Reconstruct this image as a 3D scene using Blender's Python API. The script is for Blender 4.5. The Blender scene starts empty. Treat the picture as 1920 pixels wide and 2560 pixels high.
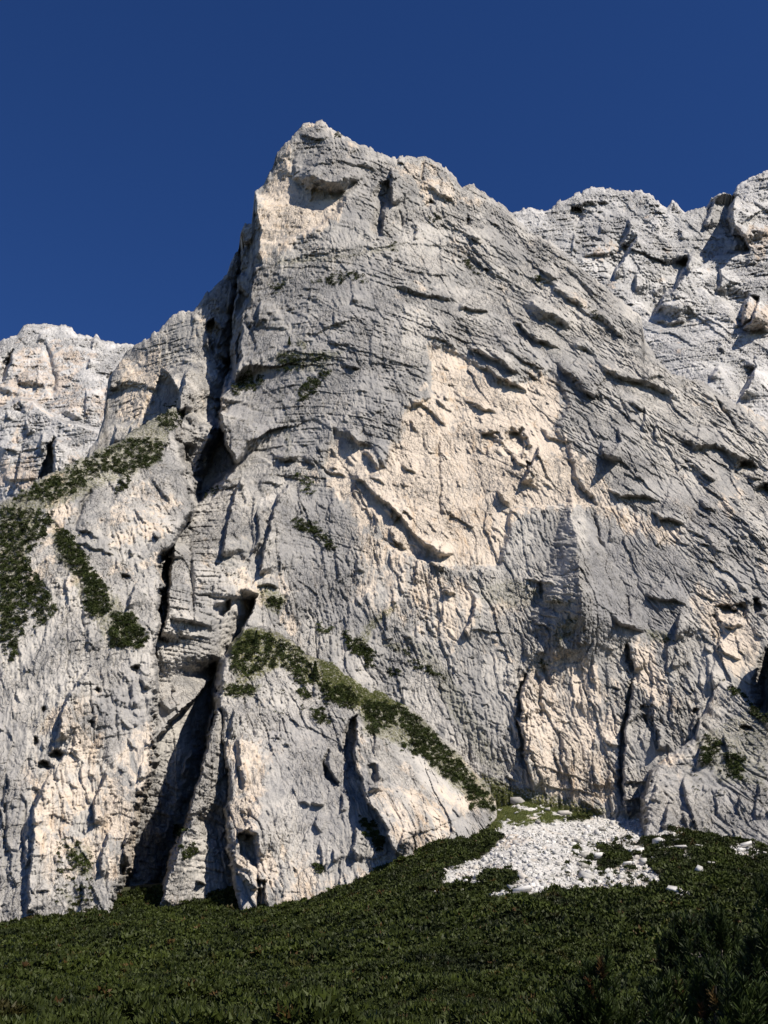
import bpy, bmesh, math, random
import numpy as np
from mathutils import Matrix, Vector

sc = bpy.context.scene
COL = sc.collection
R = math.radians

# ------------------------------------------------------------------ camera, sky, sun, exposure
PITCH = R(25.0)
FOC = 2745.0                      # focal length in photo pixels (1920 x 2560 frame)
cd = bpy.data.cameras.new('camera'); cam = bpy.data.objects.new('camera', cd); COL.objects.link(cam)
cam.location = (0, 0, 0); cam.rotation_euler = (R(90) + PITCH, 0, 0)
cd.sensor_fit = 'VERTICAL'; cd.sensor_height = 24.0; cd.lens = 24.0 * FOC / 2560.0
cd.clip_start = 0.1; cd.clip_end = 20000
sc.camera = cam

SUN_AZ, SUN_EL = R(133), R(43)    # azimuth clockwise from +Y (the view direction)
w = bpy.data.worlds.new('World'); sc.world = w; w.use_nodes = True
nt = w.node_tree; nt.nodes.clear()
sky = nt.nodes.new('ShaderNodeTexSky'); sky.sky_type = 'NISHITA'; sky.sun_disc = False
sky.sun_elevation = SUN_EL; sky.sun_rotation = SUN_AZ
sky.altitude = 2600; sky.air_density = 1.0; sky.dust_density = 0.0; sky.ozone_density = 4.0
bg = nt.nodes.new('ShaderNodeBackground'); bg.inputs['Strength'].default_value = 0.068
hs = nt.nodes.new('ShaderNodeHueSaturation'); hs.inputs['Saturation'].default_value = 1.22; hs.inputs['Hue'].default_value = .514; hs.inputs['Value'].default_value = 1.12
wo = nt.nodes.new('ShaderNodeOutputWorld')
nt.links.new(sky.outputs[0], hs.inputs['Color']); nt.links.new(hs.outputs[0], bg.inputs[0]); nt.links.new(bg.outputs[0], wo.inputs[0])
sd = bpy.data.lights.new('sun', 'SUN'); sd.energy = 4.9; sd.angle = R(0.5); sd.color = (1.0, 0.92, 0.80)
sun = bpy.data.objects.new('sun', sd); COL.objects.link(sun)
to_sun = Vector((math.sin(SUN_AZ) * math.cos(SUN_EL), math.cos(SUN_AZ) * math.cos(SUN_EL), math.sin(SUN_EL)))
sun.rotation_euler = to_sun.to_track_quat('Z', 'Y').to_euler()
sun.location = (200, -200, 600)
vs = sc.view_settings; vs.view_transform = 'Standard'; vs.look = 'None'; vs.exposure = 0.38; vs.gamma = 1.0
sc.cycles.max_bounces = 4; sc.cycles.diffuse_bounces = 1; sc.cycles.glossy_bounces = 1

rng = np.random.default_rng(11); random.seed(11)

# ------------------------------------------------------------------ pixels of the survey photo -> directions
CP, SP = math.cos(PITCH), math.sin(PITCH)
def ray(px, py):                  # returns X/Y and Z/Y of the direction through a photo pixel
    u = (px - 960.0) / FOC; v = (1280.0 - py) / FOC
    den = CP - v * SP
    return u / den, (SP + v * CP) / den
def proj(X, Y, Z):
    f = Y * CP + Z * SP; up = -Y * SP + Z * CP
    f = np.maximum(f, 0.01)
    return 960 + FOC * X / f, 1280 - FOC * up / f
CROPS = {'O': (0, 0, 1.15731), 1: (0, 700, .3858), 2: (500, 280, .3858), 3: (1140, 400, .4702), 4: (640, 900, .3858),
         5: (1280, 1100, .3858), 6: (0, 1350, .3858), 7: (560, 1500, .3858), 8: (1100, 1800, .4943),
         9: (0, 2000, .5787), 10: (1400, 2200, .3134), 11: (1040, 1980, .3978), 'P': (0, 0, 1.0)}
def cv(c, pts):
    x0, y0, k = CROPS[c]
    return [(x0 + k * a, y0 + k * b) for a, b in pts]

# ------------------------------------------------------------------ vectorised noise
def _h(ix, iy, seed):
    a = ix.astype(np.int64).astype(np.uint32); b = iy.astype(np.int64).astype(np.uint32)
    n = a * np.uint32(374761393) + b * np.uint32(668265263) + np.uint32((seed * 974634777) & 0xffffffff)
    n = (n ^ (n >> np.uint32(13))) * np.uint32(1274126177)
    n = (n ^ (n >> np.uint32(15))) * np.uint32(2246822519)
    return n ^ (n >> np.uint32(16))
def hf(ix, iy, seed):
    return _h(ix, iy, seed).astype(np.float32) * np.float32(1 / 4294967296.0)
_ang = np.linspace(0, 2 * np.pi, 256, endpoint=False)
_GC, _GS = np.cos(_ang).astype(np.float32), np.sin(_ang).astype(np.float32)
def perlin(x, y, seed=0):
    x0 = np.floor(x); y0 = np.floor(y)
    fx = (x - x0).astype(np.float32); fy = (y - y0).astype(np.float32)
    ux = fx * fx * fx * (fx * (fx * 6 - 15) + 10); uy = fy * fy * fy * (fy * (fy * 6 - 15) + 10)
    def g(dx, dy):
        k = _h(x0 + dx, y0 + dy, seed) & np.uint32(255)
        return _GC[k] * (fx - dx) + _GS[k] * (fy - dy)
    a = g(0, 0); b = g(1, 0); c = g(0, 1); d = g(1, 1)
    top = a + ux * (b - a); bot = c + ux * (d - c)
    return (top + uy * (bot - top)) * np.float32(1.5)
def fbm(x, y, seed=0, octs=4, gain=.5, ridged=False):
    s = 0; a = 1.0; f = 1.0; t = 0
    for o in range(octs):
        n = perlin(x * f + o * 17.3, y * f - o * 9.1, seed + o * 7)
        if ridged: n = 1 - 2 * np.abs(n)
        s = s + a * n; t += a; a *= gain; f *= 2.03
    return s / t
def facet(x, y, seed=0, tilt=1.0, edge=0.0):
    """cellular blocks: every cell gets its own level and its own tilt; returns the height (and a groove where cells meet)"""
    x0 = np.floor(x); y0 = np.floor(y)
    best = np.full(x.shape, 9e9, np.float32); second = best.copy(); val = np.zeros(x.shape, np.float32)
    for dx in (-1, 0, 1):
        for dy in (-1, 0, 1):
            cx, cy = x0 + dx, y0 + dy
            h = _h(cx, cy, seed)
            jx = (h & np.uint32(1023)).astype(np.float32) / 1023; jy = ((h >> np.uint32(10)) & np.uint32(1023)).astype(np.float32) / 1023
            ex = (x - cx).astype(np.float32) - jx; ey = (y - cy).astype(np.float32) - jy
            d = ex * ex + ey * ey
            lvl = ((h >> np.uint32(20)) & np.uint32(63)).astype(np.float32) / 63 - .5
            k = (h >> np.uint32(24)) & np.uint32(255)
            v = lvl + tilt * (_GC[k] * ex + _GS[k] * ey) * .6
            m = d < best
            second = np.where(m, best, np.minimum(second, d))
            best = np.where(m, d, best); val = np.where(m, v, val)
    if edge > 0:
        e = np.sqrt(second) - np.sqrt(best)
        val = val - edge * np.exp(-(e / .07) ** 2)
    return val
def sstep(a, b, x):
    t = np.clip((x - a) / (b - a), 0, 1); return t * t * (3 - 2 * t)

def in_poly(px, py, poly):
    inside = np.zeros(px.shape, bool); n = len(poly); j = n - 1
    for i in range(n):
        xi, yi = poly[i]; xj, yj = poly[j]
        if yi != yj:
            c = ((yi > py) != (yj > py)) & (px < (xj - xi) * (py - yi) / (yj - yi) + xi)
            inside ^= c
        j = i
    return inside
def soft_poly(X, Y, poly, feather):
    """1 inside, falling to 0 over `feather` outside/inside the outline"""
    xs = [p[0] for p in poly]; ys = [p[1] for p in poly]
    out = np.zeros(X.shape, np.float32)
    m = (X > min(xs) - feather) & (X < max(xs) + feather) & (Y > min(ys) - feather) & (Y < max(ys) + feather)
    if not m.any(): return out
    x = X[m]; y = Y[m]
    d = np.full(x.shape, 1e9); n = len(poly)
    for i in range(n):
        ax, ay = poly[i]; bx, by = poly[(i + 1) % n]
        tx, ty = bx - ax, by - ay; L2 = tx * tx + ty * ty + 1e-9
        t = np.clip(((x - ax) * tx + (y - ay) * ty) / L2, 0, 1)
        d = np.minimum(d, (x - ax - t * tx) ** 2 + (y - ay - t * ty) ** 2)
    d = np.sqrt(d); d = np.where(in_poly(x, y, poly), d, -d)
    out[m] = sstep(-feather, feather, d)
    return out

def rbf(ctrl, X, Y):
    """thin plate through (x, y, value)"""
    c = np.array(ctrl, float); p = c[:, :2] / 1000.0; n = len(c)
    def U(r2): return np.where(r2 > 1e-12, r2 * np.log(np.maximum(r2, 1e-12)), 0)
    A = np.zeros((n + 3, n + 3)); dd = ((p[:, None] - p[None]) ** 2).sum(-1)
    A[:n, :n] = U(dd) + np.eye(n) * 1e-3; A[:n, n] = 1; A[:n, n + 1:] = p; A[n, :n] = 1; A[n + 1:, :n] = p.T
    wgt = np.linalg.solve(A, np.concatenate([c[:, 2], [0, 0, 0]]))
    x = X / 1000.0; y = Y / 1000.0
    out = wgt[n] + wgt[n + 1] * x + wgt[n + 2] * y
    for i in range(n): out = out + wgt[i] * U((x - p[i, 0]) ** 2 + (y - p[i, 1]) ** 2)
    return out

# ------------------------------------------------------------------ relief features of a rock face
def feature(Yd, X, Y, kind, pts, h, wd=80, tw=4, taper=.18):
    """R/L: the right/left side of the line stands proud by h metres, U: the rock above the line overhangs,
       D: the rock below stands proud, C: a crack, T: a tent-shaped rib, H: a hollow"""
    if kind == 'H':
        (cx, cy), (rx, ry) = pts
        m = (np.abs(X - cx) < rx * 1.6) & (np.abs(Y - cy) < ry * 1.6)
        x = X[m] + rx * .45 * fbm(X[m] / (rx * .7), Y[m] / (ry * .7), int(cx), 3, .6); y = Y[m] + ry * .35 * fbm(X[m] / (rx * .7) + 5, Y[m] / (ry * .7), int(cy), 3, .6)
        u = (x - cx) / rx; v = (y - cy) / ry; r = np.sqrt(u * u + v * v)
        Yd[m] += 1.05 * h * (1 - sstep(.55, 1.1, r)) * np.clip(.62 - .5 * v + .25 * u, .15, 1); return
    if kind == 'Q':                                    # a deep recess with a sharp outline
        y0 = min(p[1] for p in pts); y1 = max(p[1] for p in pts)
        wide = max(p[0] for p in pts) - min(p[0] for p in pts) > 45 and h > 16
        Yd += h * soft_poly(X, Y, pts, wd) * (soft_poly(X - 16, Y + 6, pts, 20) if wide else 1) * (.8 + .2 * sstep(0, .3, (Y - y0) / (y1 - y0))); return
    xs = [p[0] for p in pts]; ys = [p[1] for p in pts]
    pad = wd * 3 if kind != 'C' else wd * 3
    m = (X > min(xs) - pad) & (X < max(xs) + pad) & (Y > min(ys) - pad) & (Y < max(ys) + pad)
    if not m.any(): return
    x = X[m]; y = Y[m]
    best = np.full(x.shape, 1e9); sgn = np.zeros(x.shape); tt = np.zeros(x.shape)
    L = [math.dist(pts[i], pts[i + 1]) for i in range(len(pts) - 1)]; tot = sum(L); acc = 0
    for i in range(len(pts) - 1):
        ax, ay = pts[i]; bx, by = pts[i + 1]; tx, ty = (bx - ax) / L[i], (by - ay) / L[i]
        nx, ny = -ty, tx
        if kind in 'RV' and nx < 0: nx, ny = -nx, -ny
        if kind == 'L' and nx > 0: nx, ny = -nx, -ny
        if kind == 'U' and ny > 0: nx, ny = -nx, -ny
        if kind == 'D' and ny < 0: nx, ny = -nx, -ny
        t = (x - ax) * tx + (y - ay) * ty; tc = np.clip(t, 0, L[i])
        d = np.hypot(x - ax - tc * tx, y - ay - tc * ty)
        s = (x - ax) * nx + (y - ay) * ny
        k = d < best
        best = np.where(k, d, best); sgn = np.where(k, np.sign(s), sgn); tt = np.where(k, (acc + tc) / tot, tt)
        acc += L[i]
    al = np.minimum(tt, 1 - tt) * tot                  # fades out towards both ends, the more slowly the farther from the line
    e = sstep(0, 1, al / (taper * tot + {'C': 0, 'V': .3, 'T': .9, 'R': .75}.get(kind, 1.1) * best + 1e-3))
    if kind == 'C': Yd[m] += h * np.exp(-(best / wd) ** 2) * (.25 + .75 * e)
    elif kind == 'V':                                  # a gully: the wall left of the line slopes inward, then the rib stands up sharply
        d = best * sgn; f = np.where(d <= 0, np.exp(d / wd), np.clip(1 - d / tw, 0, 1)); Yd[m] += h * f * e
    elif kind == 'T':                                  # a prow that starts in a point and widens downward
        q = np.clip(tt * 1.25, .02, 1); Yd[m] -= h * q * np.maximum(0, 1 - best / (wd * q)) * sstep(0, taper, 1 - tt)
    else:
        d = best * sgn
        f = np.where(d > 0, np.minimum(d / tw, 1) * np.exp(-np.maximum(d - tw, 0) / wd), 0)
        Yd[m] -= h * f * e

ROCK_OBJS = {}
def mesh_from(name, V, F, attr=None):
    me = bpy.data.meshes.new(name)
    me.vertices.add(len(V)); me.vertices.foreach_set('co', np.ascontiguousarray(V, np.float32).ravel())
    k = F.shape[1]; n = len(F)
    me.loops.add(n * k); me.loops.foreach_set('vertex_index', np.ascontiguousarray(F, np.int32).ravel())
    me.polygons.add(n); me.polygons.foreach_set('loop_start', np.arange(0, n * k, k, dtype=np.int32))
    me.polygons.foreach_set('loop_total', np.full(n, k, np.int32))
    me.update(calc_edges=True)
    if attr is not None:
        for an, arr in attr.items():
            a = me.attributes.new(an, 'FLOAT_COLOR', 'POINT')
            a.data.foreach_set('color', np.ascontiguousarray(arr, np.float32).ravel())
    return me
def link(name, me, mat=None, parent=None, **props):
    o = bpy.data.objects.new(name, me); COL.objects.link(o)
    if mat is not None and me is not None and not me.materials: me.materials.append(mat)
    if parent is not None: o.parent = parent
    for k, v in props.items():
        if v is not None: o[k] = v
    return o

def relief(X, Z, Yd, seed, amp, dip, rough, k=1.0, bedk=1.0):
    """rock texture in metres: pillars, blocks, beds, chips; X, Z, Yd are world metres (k: size of the pattern)"""
    s = (X + .45 * Yd) / k; z = Z / k
    ws = s + 5 * fbm(s / 38, z / 38, seed + 1, 2) + 1.3 * fbm(s / 8, z / 8, seed + 2, 2)
    wz = z + 4 * fbm(s / 45 + 9, z / 45, seed + 3, 2) + .6 * fbm(s / 9, z / 9, seed + 4, 2)
    bed = wz + dip / k                                # bedding coordinate: horizontal, bending down to the right where dip > 0
    rough = rough * (.22 + 1.05 * sstep(-.28, .30, fbm(s / 38, z / 60, seed + 15, 4, .6)))
    r = 6.0 * fbm(ws / 80, wz / 120, seed + 5, 3)
    r += 2.8 * facet(ws / 17, wz / 60, seed + 6, 1.3)
    r += 1.7 * facet(ws / 7.5, bed / 15, seed + 7, 1.3, .06) * rough
    r += 1.0 * facet(ws / 3.2, bed / 6.2, seed + 8, 1.4, .10) * rough
    r += .60 * facet(ws / 1.4, bed / 3.4, seed + 9, 1.5, .12) * (.3 + .7 * rough)
    r += .34 * facet(ws / .8, wz / 2.6, seed + 11, 1.6) * (.3 + .7 * rough)
    vr = sstep(-.4, .4, perlin(s / 30, z / 40, seed + 12))
    r += (.55 * perlin(ws / 2.2, wz / 24, seed + 13) + 1.2 * facet(ws / 2.6, wz / 15, seed + 16, 1.3) + .45 * perlin(ws / .95, wz / 13, seed + 14)) * vr * (1.35 - .45 * bedk)
    # beds of rock: every bed is set back or proud, differently along the wall, with an open joint here and there
    for th, a, gr_, sd_ in ((8.5, 1.9, 1.7, 20), (3.1, .85, 1.0, 21), (1.4, .34, .4, 22)):
        b = bed / th + .22 * fbm(s / 26, z / 18, seed + sd_, 2); i0 = np.floor(b); f = (b - i0).astype(np.float32)
        ii = np.floor(ws / (th * 4) + hf(i0, i0 * 0 + 3, seed + sd_) * 7)
        v = hf(i0, ii, seed + sd_) - .5
        r += a * (v - .3 * f) * rough * bedk
        i1 = np.round(b); on = hf(i1, np.floor(ws / (th * 6) + hf(i1, i1 * 0 + 5, seed + sd_) * 9), seed + sd_ + 1) > .55
        r -= gr_ * np.exp(-((b - i1) * th / .5) ** 2) * on * (.25 + .75 * rough) * bedk
    for th, gr_, sd_ in ((9.0, 1.5, 26), (4.0, .7, 27)):       # upright joints
        b = ws / th + .35 * fbm(s / 30, z / 60, seed + sd_, 3) + bed * .01; i1 = np.round(b)
        on = hf(i1, np.floor(wz / (th * 3.2) + hf(i1, i1 * 0 + 5, seed + sd_) * 9), seed + sd_ + 1) > .62
        r -= gr_ * np.exp(-((b - i1) * th / .5) ** 2) * on * (.2 + .8 * rough) * (1.7 - .9 * bedk)
    n = fbm(ws / 2.2, wz / 4.5, seed + 10, 3, .6)
    r += .4 * n * (.4 + .6 * rough)
    # pockets and short slots
    p = perlin(ws / 6.5, bed / 2.8, seed + 31); r -= 1.5 * sstep(.52, .72, p) * (.3 + .7 * rough)
    p = perlin(ws / 1.6, wz / 7.5, seed + 32); r -= 1.1 * sstep(.5, .75, p) * rough
    return r * amp * k

def build_body(name, top, ybot, ctrl, feats, step=2.2, seed=1, amp=1.0, k=1.0, dipf=None, roughf=None, bound=None,
               ochre=(), grey=(), moss=(), ochre_bias=0.0, jit=1.0, sharp=1.0, roll=10, mat=None, slits=(), bedf=None):
    xs0, xs1 = top[0][0], top[-1][0]
    nx = int((xs1 - xs0) / step) + 1
    xs = np.linspace(xs0, xs1, nx)
    yt = np.interp(xs, [p[0] for p in top], [p[1] for p in top])
    o_ = xs * 0 + seed * 13.7
    yt = yt + jit * (7 * fbm(xs / 55, o_, seed, 3) + 3.5 * (hf(np.floor(xs / 17 + 3 * perlin(xs / 40, o_, 3)), o_, 5) - .5) * 2 + 2.0 * (hf(np.floor(xs / 6.5), o_, 6) - .5) * 2)
    span = (ybot - yt).max(); ny = int(span / step) + 1
    s = np.linspace(0, 1, ny)
    PX = np.broadcast_to(xs[None, :], (ny, nx)).astype(np.float64).copy()
    kw = int(110 / step); ker = np.hanning(2 * kw + 1); ker /= ker.sum()
    ys = np.convolve(np.pad(yt, kw, mode='edge'), ker, 'valid')
    dv = np.clip(yt - ys, -95, 95); ys = yt - dv
    lin = s[:, None] * (ybot - ys)[None, :]
    PY = ys[None, :] + lin + dv[None, :] * np.exp(-lin / 110.0) * (1 - s[:, None])
    base = rbf(ctrl, PX, PY)
    if bound is not None: base = base + bound(PX, PY)
    # ragged outlines for every feature
    WX = PX + sharp * (15 * fbm(PX / 60, PY / 60, seed + 40, 5, .68)); WY = PY + sharp * (13 * fbm(PX / 55 + 7, PY / 55, seed + 50, 5, .68))
    Yd = base.copy()
    for f in feats: feature(Yd, WX, WY, *f)
    for (poly, n, ang, da, L0, L1, hh) in slits:      # many short overhangs of one orientation
        q = np.array(poly); lo, hi = q.min(0), q.max(0); cnt = 0
        rr = np.random.default_rng(seed + n)
        while cnt < n:
            cx, cy = rr.uniform(lo[0], hi[0]), rr.uniform(lo[1], hi[1])
            if not in_poly(np.array([cx]), np.array([cy]), poly)[0]: continue
            cnt += 1; a = R(ang + rr.normal() * da); L = rr.uniform(L0, L1) * rr.uniform(.5, 1)
            c, s_ = math.cos(a) * L / 2, math.sin(a) * L / 2
            kd = 'U' if abs(math.degrees(a)) < 62 else 'R'
            feature(Yd, WX, WY, kd, [(cx - c, cy - s_), (cx, cy + rr.normal() * 3), (cx + c, cy + s_)], hh * rr.uniform(.4, 1.2), L * .35, 3, .45)
    a_, r_ = ray(PX, PY)
    X = a_ * Yd; Z = r_ * Yd
    dip = dipf(PX, PY, X, Z) if dipf else X * 0
    rough = roughf(WX, WY) if roughf else np.ones_like(X)
    bk = 1.0 if bedf is None else (bedf if isinstance(bedf, float) else bedf(WX, WY))
    rel = relief(X, Z, Yd, seed * 100, amp, dip, rough, k, bk)
    Yd = Yd - rel
    Yd = Yd + roll * np.exp(-(PY - yt[None, :]) / 7.0)
    X = a_ * Yd; Z = r_ * Yd
    V = np.stack([X, Yd, Z], -1)
    # the mountain behind its skyline: rows that fall away on the far side
    back = []
    for dy, dz in ((6, 1), (18, 6), (45, 25), (110, 80), (240, 210)):
        q = V[0].copy(); n_ = perlin(xs / 30, o_ + dy, seed + 3) * dy * .25
        q[:, 1] += (dy + n_) * k; q[:, 2] -= (dz + 1.5 + np.abs(n_) * .4) * k; q[:, 0] += n_ * .3
        back.append(q)
    VV = np.concatenate([np.stack(back[::-1]), V], 0)
    nb = len(back); NY = ny + nb
    idx = np.arange(NY * nx).reshape(NY, nx)
    F = np.stack([idx[:-1, :-1], idx[1:, :-1], idx[1:, 1:], idx[:-1, 1:]], -1).reshape(-1, 4)
    # rock colour masks: r ochre/pale fresh rock, g dark water streaks, b thin grass and moss
    A = np.zeros((NY, nx, 4), np.float32); A[..., 3] = 1
    oc = np.zeros_like(X)
    FX = PX + 26 * fbm(PX / 70, PY / 110, seed + 60, 4, .65) ; FY = PY + 45 * fbm(PX / 22, PY / 140, seed + 61, 4, .65)
    for poly, v in ochre: oc = np.maximum(oc, v * soft_poly(FX, FY, poly, 16))
    nz = fbm(X / 45, Z / 70, seed + 62, 4, .6)
    oc = np.maximum(oc, sstep(.12 - ochre_bias, .5 - ochre_bias, nz) * .75)
    gr = np.zeros_like(X)
    for poly, v in grey: gr = np.maximum(gr, v * soft_poly(FX, FY, poly, 20))
    oc = oc * (1 - gr)
    A[nb:, :, 0] = oc; A[nb:, :, 1] = gr
    for poly, v in moss: A[nb:, :, 2] = np.maximum(A[nb:, :, 2], v * soft_poly(FX, PY + 10 * fbm(PX / 12, PY / 12, 5, 3), poly, 6))
    A[:nb] = A[nb][None]
    me = mesh_from(name, VV.reshape(-1, 3), F, {'masks': A.reshape(-1, 4)})
    o = link(name, me, mat, kind='structure')
    ROCK_OBJS[name] = dict(xs=xs, PY=PY, V=V, ny=ny, nx=nx)
    return o
def on_body(body, px, py):
    """world points on a built face where the given photo pixels look, None-safe arrays"""
    b = ROCK_OBJS[body]
    ci = np.clip(np.round((px - b['xs'][0]) / (b['xs'][1] - b['xs'][0])).astype(int), 0, b['nx'] - 1)
    ri = np.array([np.searchsorted(b['PY'][:, c], y) for c, y in zip(ci, py)], int)
    ok = (ri > 0) & (ri < b['ny'])
    return b['V'][np.clip(ri, 0, b['ny'] - 1), ci], ok

# ------------------------------------------------------------------ materials
def nodes(name):
    m = bpy.data.materials.new(name); m.use_nodes = True; t = m.node_tree
    return m, t, t.nodes['Principled BSDF'], t.nodes.new, t.links.new
def mixc(t, fac, a, b, blend='MIX'):
    n = t.nodes.new('ShaderNodeMix'); n.data_type = 'RGBA'; n.blend_type = blend; n.clamp_factor = True
    for sock, v in ((n.inputs[0], fac), (n.inputs[6], a), (n.inputs[7], b)):
        if isinstance(v, (int, float)): sock.default_value = v
        elif isinstance(v, tuple): sock.default_value = (*v, 1)
        else: t.links.new(v, sock)
    return n.outputs[2]
def ramp(t, src, lo, hi, a=0.0, b=1.0):
    n = t.nodes.new('ShaderNodeMapRange'); n.interpolation_type = 'SMOOTHSTEP'
    n.inputs[1].default_value = lo; n.inputs[2].default_value = hi; n.inputs[3].default_value = a; n.inputs[4].default_value = b
    t.links.new(src, n.inputs[0]); return n.outputs[0]
def noise_tex(t, vec, scale, detail=4, rough=.6, dist=0.0, sx=1, sy=1, sz=1):
    mp = t.nodes.new('ShaderNodeMapping'); mp.inputs['Scale'].default_value = (sx, sy, sz); t.links.new(vec, mp.inputs[0])
    n = t.nodes.new('ShaderNodeTexNoise'); n.inputs['Scale'].default_value = scale; n.inputs['Detail'].default_value = detail
    n.inputs['Roughness'].default_value = rough; n.inputs['Distortion'].default_value = dist
    t.links.new(mp.outputs[0], n.inputs[0]); return n.outputs[0]

def rock_material(name, grey_c, pale_c, ochre_c, k=1.0, bumpd=1.0):
    m, t, b, N, L = nodes(name)
    tc = N('ShaderNodeTexCoord').outputs['Object']
    at = N('ShaderNodeAttribute'); at.attribute_name = 'masks'
    sp = N('ShaderNodeSeparateColor'); L(at.outputs['Color'], sp.inputs[0])
    f = 1 / k
    patch = ramp(t, noise_tex(t, tc, .03 * f, 9, .72, .5, 1, 1, .38), .40, .60)
    c = mixc(t, patch, grey_c, pale_c)
    o_fac = N('ShaderNodeMath'); o_fac.operation = 'MULTIPLY_ADD'
    L(ramp(t, noise_tex(t, tc, .10 * f, 9, .75, .5, 1, 1, .22), .32, .68, -.55, .45), o_fac.inputs[0]); o_fac.inputs[1].default_value = 1; L(sp.outputs[0], o_fac.inputs[2])
    of = ramp(t, o_fac.outputs[0], .25, .70)
    c = mixc(t, of, c, ochre_c)
    # pinkish and rusty tints inside the fresh rock
    rust = N('ShaderNodeMath'); rust.operation = 'MULTIPLY'
    L(ramp(t, noise_tex(t, tc, .07 * f, 6, .7, 1, 1, 1, .4), .52, .75), rust.inputs[0]); L(of, rust.inputs[1])
    c = mixc(t, rust.outputs[0], c, tuple(v * q for v, q in zip(ochre_c, (.86, .72, .56))))
    # water streaks running straight down
    st = ramp(t, noise_tex(t, tc, .5 * f, 5, .68, .3, 1, 1, .03), .47, .62)
    st2 = ramp(t, noise_tex(t, tc, .04 * f, 5, .65, 0, 1, 1, .4), .44, .58)
    stm = N('ShaderNodeMath'); stm.operation = 'MULTIPLY'; L(st, stm.inputs[0]); L(st2, stm.inputs[1])
    c = mixc(t, stm.outputs[0], c, mixc(t, .72, c, (.13, .133, .142)))
    gs = N('ShaderNodeMath'); gs.operation = 'MULTIPLY'; L(sp.outputs[1], gs.inputs[0])
    L(ramp(t, noise_tex(t, tc, .3 * f, 5, .65, .4, 1, 1, .08), .3, .62, .45, 1.0), gs.inputs[1])
    c = mixc(t, gs.outputs[0], c, (.25, .246, .248))
    # lichen and dirt speckle
    sk = ramp(t, noise_tex(t, tc, 1.1 * f, 5, .75), .52, .72)
    c = mixc(t, sk, c, mixc(t, .42, c, (.10, .10, .10)))
    sk2 = ramp(t, noise_tex(t, tc, .35 * f, 6, .7, .4), .56, .74)
    c = mixc(t, sk2, c, mixc(t, .35, c, (.62, .58, .52)))
    # thin grass on ledges
    mo = N('ShaderNodeMath'); mo.operation = 'MULTIPLY'; L(sp.outputs[2], mo.inputs[0])
    L(ramp(t, noise_tex(t, tc, .8, 4, .7), .35, .6), mo.inputs[1])
    gcol = mixc(t, noise_tex(t, tc, .3, 3), (.075, .085, .02), (.14, .13, .04))
    c = mixc(t, mo.outputs[0], c, gcol)
    L(c, b.inputs['Base Color']); b.inputs['Roughness'].default_value = .92
    if 'Specular IOR Level' in b.inputs: b.inputs['Specular IOR Level'].default_value = .15
    def cracks(scale, sz, wdt, seed_w):
        mp = N('ShaderNodeMapping'); mp.inputs['Scale'].default_value = (1, 1, sz); L(tc, mp.inputs[0])
        nz = N('ShaderNodeTexNoise'); nz.inputs['Scale'].default_value = scale * .6; nz.inputs['Detail'].default_value = 3; L(mp.outputs[0], nz.inputs[0])
        ad = N('ShaderNodeVectorMath'); ad.operation = 'MULTIPLY_ADD'; L(nz.outputs['Color'], ad.inputs[0]); ad.inputs[1].default_value = (seed_w,) * 3; L(mp.outputs[0], ad.inputs[2])
        vo = N('ShaderNodeTexVoronoi'); vo.feature = 'DISTANCE_TO_EDGE'; vo.inputs['Scale'].default_value = scale; L(ad.outputs[0], vo.inputs['Vector'])
        return ramp(t, vo.outputs['Distance'], 0, wdt)
    sm = noise_tex(t, tc, .03 * f, 4, .6, .4)
    b1 = N('ShaderNodeBump'); L(ramp(t, sm, .40, .62, .12, 1.0), b1.inputs['Strength']); b1.inputs['Distance'].default_value = 1.0 * k
    L(cracks(.16 * f, .35, .16, 3.0), b1.inputs['Height'])
    b2 = N('ShaderNodeBump'); L(ramp(t, sm, .38, .60, .2, .9), b2.inputs['Strength']); b2.inputs['Distance'].default_value = .6 * k
    L(cracks(.45 * f, .5, .2, 1.2), b2.inputs['Height']); L(b1.outputs[0], b2.inputs['Normal'])
    bp = N('ShaderNodeBump'); L(b2.outputs[0], bp.inputs['Normal']); L(ramp(t, sm, .38, .62, .45, 1.0), bp.inputs['Strength']); bp.inputs['Distance'].default_value = .9 * bumpd * k
    L(noise_tex(t, tc, .8 * f, 8, .72, .3, 1, 1, .8), bp.inputs['Height']); L(bp.outputs[0], b.inputs['Normal'])
    return m
M_ROCK = rock_material('dolomite_rock', (.29, .282, .272), (.475, .45, .415), (.60, .52, .435))
M_FAR = rock_material('far_dolomite_rock', (.40, .395, .39), (.58, .565, .55), (.57, .49, .42), 1.5)  # paler than the near rock; brighter light on the far ridges is in the colour

def leaf_material(name, dark, light, rough=.6, attr='tint'):
    m, t, b, N, L = nodes(name)
    at = N('ShaderNodeAttribute'); at.attribute_name = attr
    sp = N('ShaderNodeSeparateColor'); L(at.outputs['Color'], sp.inputs[0])
    c = mixc(t, sp.outputs[0], dark, light)
    c = mixc(t, sp.outputs[1], c, (.085, .036, .014))        # dead, rusty needles
    L(c, b.inputs['Base Color']); b.inputs['Roughness'].default_value = rough
    if 'Specular IOR Level' in b.inputs: b.inputs['Specular IOR Level'].default_value = .2
    return m
M_MUGO = leaf_material('dwarf_pine_needles', (.007, .011, .002), (.043, .057, .008))
M_LEDGE = leaf_material('ledge_pine_needles', (.013, .023, .006), (.062, .085, .02))
M_PINE = leaf_material('pine_needles', (.006, .012, .003), (.040, .060, .011), .6)
M_GRASS = leaf_material('alpine_grass', (.06, .085, .018), (.17, .18, .05))
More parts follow.
